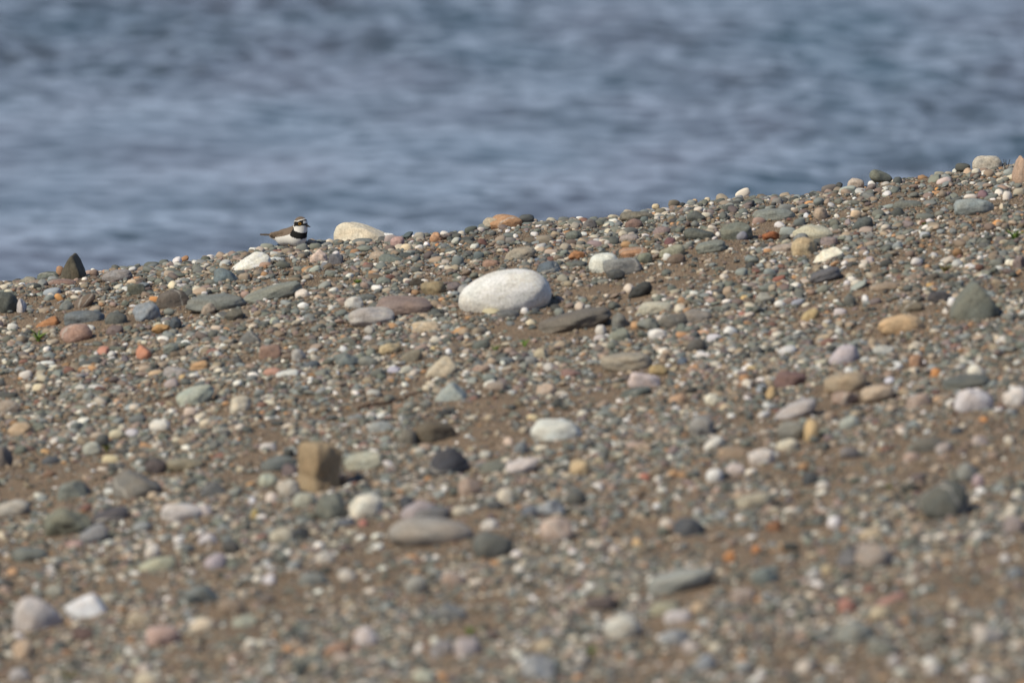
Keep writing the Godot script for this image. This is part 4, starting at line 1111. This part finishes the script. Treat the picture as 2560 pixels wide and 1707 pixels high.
func blend(a: float, b: float, k: float) -> float:
	var h := clampf(0.5 + 0.5 * (b - a) / k, 0.0, 1.0)
	return lerpf(b, a, h) - k * h * (1.0 - h)


func plumage_field(p: Vector3) -> float:
	var f := limb(p, TAILROOT, BACK_AT, 0.0075, 0.0172)
	f = blend(f, limb(p, BACK_AT, BREAST, 0.0172, 0.0210), 0.008)
	f = blend(f, limb(p, BREAST, NECK, 0.0185, 0.0148), 0.009)
	f = blend(f, limb(p, BACK_AT, MANTLE, 0.0160, 0.0122), 0.008)
	f = blend(f, limb(p, NECK, SKULL, 0.0146, 0.0158), 0.006)
	return f


func plumage(p: Vector3, look: Vector3, along: Vector3) -> Color:
	var brown := lin(114, 99, 85) * (1.0 + 0.30 * rough.get_noise_3dv(p * 420.0))
	var white := lin(212, 211, 208) * (1.0 + 0.05 * rough.get_noise_3dv(p * 300.0))
	var black := lin(38, 36, 36)
	var head := p - SKULL
	var neck := p - NECK
	var fore := neck.dot(along)
	var axis := (SKULL - NECK).normalized()
	var off := (neck - axis * neck.dot(axis)).length()
	var band := (p.y - 0.0375) + 0.42 * fore
	if p.y > 0.0490 - 0.30 * clampf(head.dot(look), -0.012, 0.010) * 0.3 and off < 0.0195 and band > 0.010:
		var n := head.normalized()
		var a := n.dot(look)
		var u := n.y
		var top := u - 0.42 * maxf(a, -0.2)
		if a > 0.55 and u > 0.10 and u < 0.44 and a + u * 0.3 > 0.80: return white       # forehead patch
		if u > -0.30 + 0.10 * a and u < 0.36 + 0.42 * maxf(a, 0.0) and a > -0.62: return black      # mask and forecrown
		if top > 0.30 and top < 0.52 and a > -0.75: return white       # line behind the forecrown
		if u >= 0.30 or a <= -0.62 and u > -0.1: return brown
		return white
	var back := clampf((0.004 - fore) / 0.010, 0.0, 1.0)
	var nape := fore < -0.002
	var rim := lerpf(0.0080, 0.0150, back)
	if off < (0.0180 if nape else 0.03) and band > rim: return white
	if off < (0.0180 if nape else 0.03) and band > lerpf(-0.0062, -0.0045, back) and p.y > 0.018: return black
	var t := clampf((p - TAILROOT).dot(BREAST - TAILROOT) / (BREAST - TAILROOT).length_squared(), 0.0, 1.0)
	var over := p.y - TAILROOT.lerp(BREAST, t).y
	if over > lerpf(-0.003, 0.0085, t * t): return brown
	return white


func make_bird() -> void:
	var bird := Node3D.new()
	bird.name = "bird"
	bird.position = Vector3(-0.4966, 0.8959, -40.3200)
	add_child(bird)
	tag(bird, "small brown and white plover with black breast band sitting on the crest", "bird")
	var look := Vector3(0.84, -0.14, 0.52).normalized()
	var along := Vector3(0.48, 0.0, 0.88).normalized()
	# surface nets over the plumage field
	var cell := 0.0015
	var lo := Vector3(-0.064, -0.002, -0.072)
	var nx := 68
	var ny := 54
	var nz := 74
	var val := PackedFloat32Array()
	val.resize(nx * ny * nz)
	for k in nz:
		for j in ny:
			for i in nx:
				val[(k * ny + j) * nx + i] = plumage_field(lo + Vector3(i, j, k) * cell)
	var at := {}
	var v := PackedVector3Array()
	for k in nz - 1:
		for j in ny - 1:
			for i in nx - 1:
				var mid := Vector3.ZERO
				var hits := 0
				for e in 12:
					var ax := e / 4
					var o := Vector3i(0, 0, 0)
					o[(ax + 1) % 3] = e % 2
					o[(ax + 2) % 3] = (e / 2) % 2
					var q := o
					q[ax] += 1
					var fa := val[((k + o.z) * ny + j + o.y) * nx + i + o.x]
					var fb := val[((k + q.z) * ny + j + q.y) * nx + i + q.x]
					if (fa < 0.0) != (fb < 0.0):
						mid += Vector3(o).lerp(Vector3(q), fa / (fa - fb))
						hits += 1
				if hits:
					at[(k * ny + j) * nx + i] = v.size()
					v.append(lo + (Vector3(i, j, k) + mid / hits) * cell)
	var idx := PackedInt32Array()
	for k in range(1, nz - 1):
		for j in range(1, ny - 1):
			for i in range(1, nx - 1):
				var here := (k * ny + j) * nx + i
				var fa := val[here]
				for ax in 3:
					var step: int = [1, nx, nx * ny][ax]
					var fb := val[here + step]
					if (fa < 0.0) == (fb < 0.0): continue
					var s1: int = [nx, nx * ny, 1][ax]
					var s2: int = [nx * ny, 1, nx][ax]
					var a: int = at[here - s1 - s2]
					var b: int = at[here - s2]
					var c: int = at[here]
					var d: int = at[here - s1]
					if fa < 0.0: idx.append_array([a, c, b, a, d, c])
					else: idx.append_array([a, b, c, a, c, d])
	var n := PackedVector3Array()
	var col := PackedColorArray()
	for p in v:
		var h := 0.0008
		n.append(Vector3(plumage_field(p + Vector3(h, 0, 0)) - plumage_field(p - Vector3(h, 0, 0)), plumage_field(p + Vector3(0, h, 0)) - plumage_field(p - Vector3(0, h, 0)), plumage_field(p + Vector3(0, 0, h)) - plumage_field(p - Vector3(0, 0, h))).normalized())
		col.append(plumage(p, look, along))
	var arr := []
	arr.resize(Mesh.ARRAY_MAX)
	arr[Mesh.ARRAY_VERTEX] = v
	arr[Mesh.ARRAY_NORMAL] = n
	arr[Mesh.ARRAY_COLOR] = col
	arr[Mesh.ARRAY_INDEX] = idx
	var body := ArrayMesh.new()
	body.add_surface_from_arrays(Mesh.PRIMITIVE_TRIANGLES, arr)
	var feathers := StandardMaterial3D.new()
	feathers.vertex_color_use_as_albedo = true
	feathers.roughness = 0.85
	feathers.metallic_specular = 0.2
	put("body", body, feathers, bird)
	# wings: folded, one on each flank
	var side := along.cross(Vector3.UP)
	for s in [1.0, -1.0]:
		var w := put("wing", wing_mesh(), feathers, bird)
		var ax := (BREAST + Vector3(-0.004, 0.008, -0.002) - TAILROOT).normalized()
		var up := Vector3.UP - ax * ax.y
		up = up.normalized()
		var out: Vector3 = ax.cross(up) * s
		w.basis = Basis(ax, (up + out * 0.55).normalized(), (out - up * 0.55).normalized())
		w.position = BACK_AT + Vector3(-0.004, 0.0048, -0.004) + out * 0.0108
	# tail: a flat fan of dark feathers
	var tip := Vector3(-0.0765, 0.0230, -0.0830)
	var run := (tip - TAILROOT).normalized()
	var wide := run.cross(Vector3.UP).normalized()
	for k in 5:
		var f := SurfaceTool.new()
		f.begin(Mesh.PRIMITIVE_TRIANGLES)
		var spread := (k - 2) * 0.0016
		var p0 := TAILROOT + wide * spread + Vector3(0, 0.002 - absf(k - 2.0) * 0.0006, 0)
		var p1 := tip + wide * spread * 2.0 - run * absf(k - 2.0) * 0.003
		for q in [[p0, p1, 0.0014]]:
			slab(f, q[0], q[1], wide, 0.0030, 0.0020, q[2] * 1.7)
		f.generate_normals()
		put("tail_feather", f.commit(), flat_skin(Color(0.30, 0.255, 0.215), 0.85), bird)
	# bill, eyes
	var root := SKULL + look * 0.0140 + Vector3(0, -0.0012, 0)
	put("bill", cone(root, root + look * 0.0122 + Vector3(0, -0.0014, 0), 0.0035, 0.0008), flat_skin(Color(0.05, 0.045, 0.045), 0.8), bird)
	var across := look.cross(Vector3.UP).normalized()
	for s in [1.0, -1.0]:
		var e: Vector3 = (look * 0.42 + across * 0.90 * s + Vector3(0, 0.13, 0)).normalized()
		var at_eye := SKULL + e * 0.0151
		var eye := MeshInstance3D.new()
		var pupil := SphereMesh.new()
		pupil.radius = 0.0024
		pupil.height = 0.0048
		pupil.radial_segments = 20
		pupil.rings = 10
		eye.mesh = pupil
		eye.name = "eye"
		eye.material_override = flat_skin(Color(0.03, 0.025, 0.02), 0.08)
		bird.add_child(eye, true)
		eye.position = at_eye
		var ring := TorusMesh.new()
		ring.inner_radius = 0.0021
		ring.outer_radius = 0.0029
		ring.rings = 24
		ring.ring_segments = 8
		var o := put("eye_ring", ring, flat_skin(Color(0.86, 0.62, 0.12), 0.5), eye)
		o.basis = Basis(Quaternion(Vector3.UP, e))
		o.position = e * 0.0011
	for s in [-1.0, 1.0]:
		var hip: Vector3 = Vector3(-0.004, 0.009, 0.004) + along.cross(Vector3.UP) * 0.009 * s
		var foot: Vector3 = hip + along * 0.006 - Vector3(0, 0.011, 0)
		put("leg", cone(hip, foot, 0.0013, 0.0010), flat_skin(Color(0.62, 0.52, 0.36), 0.6), bird)


func wing_mesh() -> ArrayMesh:
	var base := ball(3)
	var dirs: PackedVector3Array = base[0]
	var v := PackedVector3Array()
	var n := PackedVector3Array()
	var col := PackedColorArray()
	for q in dirs:
		var fall := 1.0 if q.x > 0.0 else 1.0 - 0.55 * q.x * q.x
		var p := Vector3(q.x * 0.033, q.y * 0.0115 * fall, q.z * 0.0062 * fall)
		v.append(p)
		n.append(Vector3(q.x / 0.033, q.y / 0.0115, q.z / 0.0062).normalized())
		# feather rows: each with a slightly paler fringe
		var row := sin((p.x * 520.0) + absf(p.y) * 260.0 + 1.5 * rough.get_noise_3dv(p * 200.0))
		var c := lin(110, 94, 79) * (1.0 + 0.2 * row)
		if q.x < -0.55: c = lin(84, 72, 61) * (1.0 + 0.15 * row)
		col.append(c)
	var arr := []
	arr.resize(Mesh.ARRAY_MAX)
	arr[Mesh.ARRAY_VERTEX] = v
	arr[Mesh.ARRAY_NORMAL] = n
	arr[Mesh.ARRAY_COLOR] = col
	arr[Mesh.ARRAY_INDEX] = base[1]
	var m := ArrayMesh.new()
	m.add_surface_from_arrays(Mesh.PRIMITIVE_TRIANGLES, arr)
	return m


# a tapering bar from a to b: width across, thickness upright
func slab(st: SurfaceTool, a: Vector3, b: Vector3, across: Vector3, wa: float, wb: float, thick: float) -> void:
	var up := (b - a).cross(across).normalized() * thick * 0.5
	var p: Array[Vector3] = [a - across * wa + up, a + across * wa + up, b + across * wb + up, b - across * wb + up, a - across * wa - up, a + across * wa - up, b + across * wb - up, b - across * wb - up]
	for q in [[0, 1, 2, 3], [7, 6, 5, 4], [4, 5, 1, 0], [6, 7, 3, 2], [5, 6, 2, 1], [7, 4, 0, 3]]:
		for t in [0, 1, 2, 0, 2, 3]:
			st.set_smooth_group(-1)
			st.add_vertex(p[q[t]])


func cone(a: Vector3, b: Vector3, ra: float, rb: float) -> ArrayMesh:
	return tube([a, a.lerp(b, 0.5), b], [ra, lerpf(ra, rb, 0.45), rb])


func tube(pts: Array, radii: Array, sides := 10) -> ArrayMesh:
	var v := PackedVector3Array()
	var n := PackedVector3Array()
	var idx := PackedInt32Array()
	var count_p := pts.size()
	for i in count_p:
		var run: Vector3 = (pts[mini(i + 1, count_p - 1)] - pts[maxi(i - 1, 0)]).normalized()
		var u := run.cross(Vector3(0.31, 0.9, 0.27)).normalized()
		var w := run.cross(u)
		for k in sides:
			var q := u * cos(TAU * k / sides) + w * sin(TAU * k / sides)
			v.append(pts[i] + q * float(radii[i]))
			n.append(q)
	for i in count_p - 1:
		for k in sides:
			var a := i * sides + k
			var b := i * sides + (k + 1) % sides
			idx.append_array([a, a + sides, b, b, a + sides, b + sides])
	for e in [0, count_p - 1]:
		var c := v.size()
		v.append(pts[e])
		n.append((pts[e] - pts[1 if e == 0 else e - 1]).normalized())
		for k in sides:
			var a: int = e * sides + k
			var b: int = e * sides + (k + 1) % sides
			if e == 0: idx.append_array([c, a, b])
			else: idx.append_array([c, b, a])
	var arr := []
	arr.resize(Mesh.ARRAY_MAX)
	arr[Mesh.ARRAY_VERTEX] = v
	arr[Mesh.ARRAY_NORMAL] = n
	arr[Mesh.ARRAY_INDEX] = idx
	var m := ArrayMesh.new()
	m.add_surface_from_arrays(Mesh.PRIMITIVE_TRIANGLES, arr)
	return m


# ------------------------------------------------------------------ plants and driftwood
func sprig(p: Vector3, h: float, blades: int, tint: Color, label: String) -> void:
	var o := Node3D.new()
	o.name = "grass_sprig"
	add_child(o, true)
	o.position = p - Vector3(0, 0.002, 0)
	tag(o, label, "grass sprig", "green sprigs growing between the stones")
	var skin := flat_skin(tint, 0.7)
	skin.backlight_enabled = true
	skin.backlight = Color(0.25, 0.35, 0.1)
	for k in blades:
		var turn := rng.randf() * TAU
		var lean := rng.randf_range(0.25, 0.9)
		var l := 1.35 * h * rng.randf_range(0.6, 1.1)
		var out := Vector3(cos(turn), 0, sin(turn)) * lean
		var pts := [Vector3.ZERO, (out * 0.35 + Vector3.UP * 0.55) * l, (out + Vector3.UP * 0.85) * l]
		put("leaf", tube(pts, [0.0020, 0.0026, 0.0004], 5), skin, o)


func make_plants() -> void:
	var green := Color(0.38, 0.48, 0.20)
	sprig(Vector3(-1.056, 0.787, -39.440), 0.022, 9, green, "bright green grass sprig below the orange brick-shaped stone")
	sprig(Vector3(-0.347, 0.886, -39.675), 0.014, 7, green, "tiny grass sprig in the grit between the quartz stone and the dull pink slab")
	sprig(Vector3(-0.327, 0.902, -39.915), 0.012, 5, Color(0.40, 0.38, 0.2), "yellowish grass sprig beside the round beige stone under the cream boulder")
	sprig(Vector3(0.028, 0.866, -38.660), 0.014, 6, green, "green sprig in front of the long dark slab")
	sprig(Vector3(-0.035, 0.858, -38.625), 0.014, 6, Color(0.34, 0.40, 0.18), "olive sprig beside the flat grey-green stone below the big white boulder")
	sprig(Vector3(1.116, 1.028, -39.270), 0.026, 10, green, "leafy green sprig near the frame's edge above the lilac slab")
	sprig(Vector3(0.924, 1.026, -39.585), 0.012, 6, Color(0.33, 0.35, 0.15), "dark olive sprig beside two white pebbles below the crest")
	sprig(Vector3(-0.084, 0.665, -35.410), 0.018, 7, green, "green sprig behind a round lilac stone near the bottom of the frame")
	sprig(Vector3(0.157, 0.668, -35.065), 0.020, 8, green, "green sprig beside a small grey-white pebble at the bottom of the frame")
	sprig(Vector3(0.777, 0.824, -36.455), 0.014, 7, Color(0.35, 0.37, 0.16), "low olive sprig lying along a dark pebble near the lone dark egg stone")
	sprig(Vector3(-0.890, 0.573, -35.395), 0.022, 9, Color(0.36, 0.38, 0.18), "olive grass tuft cut off by the bottom of the frame")
	sprig(Vector3(-0.869, 0.724, -37.940), 0.014, 6, Color(0.36, 0.38, 0.18), "olive sprig beside a pale greenish pebble above the large grey four-sided stone")
	sprig(Vector3(0.952, 0.991, -38.940), 0.022, 7, Color(0.45, 0.42, 0.25), "straw-coloured sprig beside the dark stone above the kite-shaped boulder")
	# three dark dry stems standing on the crest
	var o := Node3D.new()
	o.name = "dry_plant"
	add_child(o)
	o.position = Vector3(1.124, 1.072, -40.300)
	tag(o, "three thin dark dry stems standing on the crest beside the pitted pale boulder", "dry plant")
	var dark := flat_skin(Color(0.10, 0.09, 0.09), 0.8)
	for e in [[-0.002, 0.030, -0.003], [0.0, 0.029, 0.0], [0.002, 0.0295, 0.007]]:
		put("stem", tube([Vector3(e[0], -0.004, 0), Vector3(e[0] + e[2] * 0.4, e[1] * 0.5, 0.001), Vector3(e[0] + e[2], e[1], 0)], [0.0011, 0.0010, 0.0006], 6), dark, o)
	# driftwood twig
	var a: Vector3 = Vector3(-0.333, 0.795, -38.075)
	var b: Vector3 = Vector3(-0.185, 0.816, -38.195)
	var run := b - a
	var pts := []
	var radii := []
	for k in 9:
		var t := k / 8.0
		pts.append(run * t + Vector3(0, 0.004 + 0.004 * sin(t * 9.0), 0.006 * sin(t * 7.0)))
		radii.append(lerpf(0.0032, 0.0018, t))
	var tw := put("driftwood_twig", tube(pts, radii, 8), flat_skin(Color(0.30, 0.22, 0.18), 0.9))
	tw.position = a
	tag(tw, "thin dark driftwood twig lying across the grit near the beige wedge", "driftwood twig")
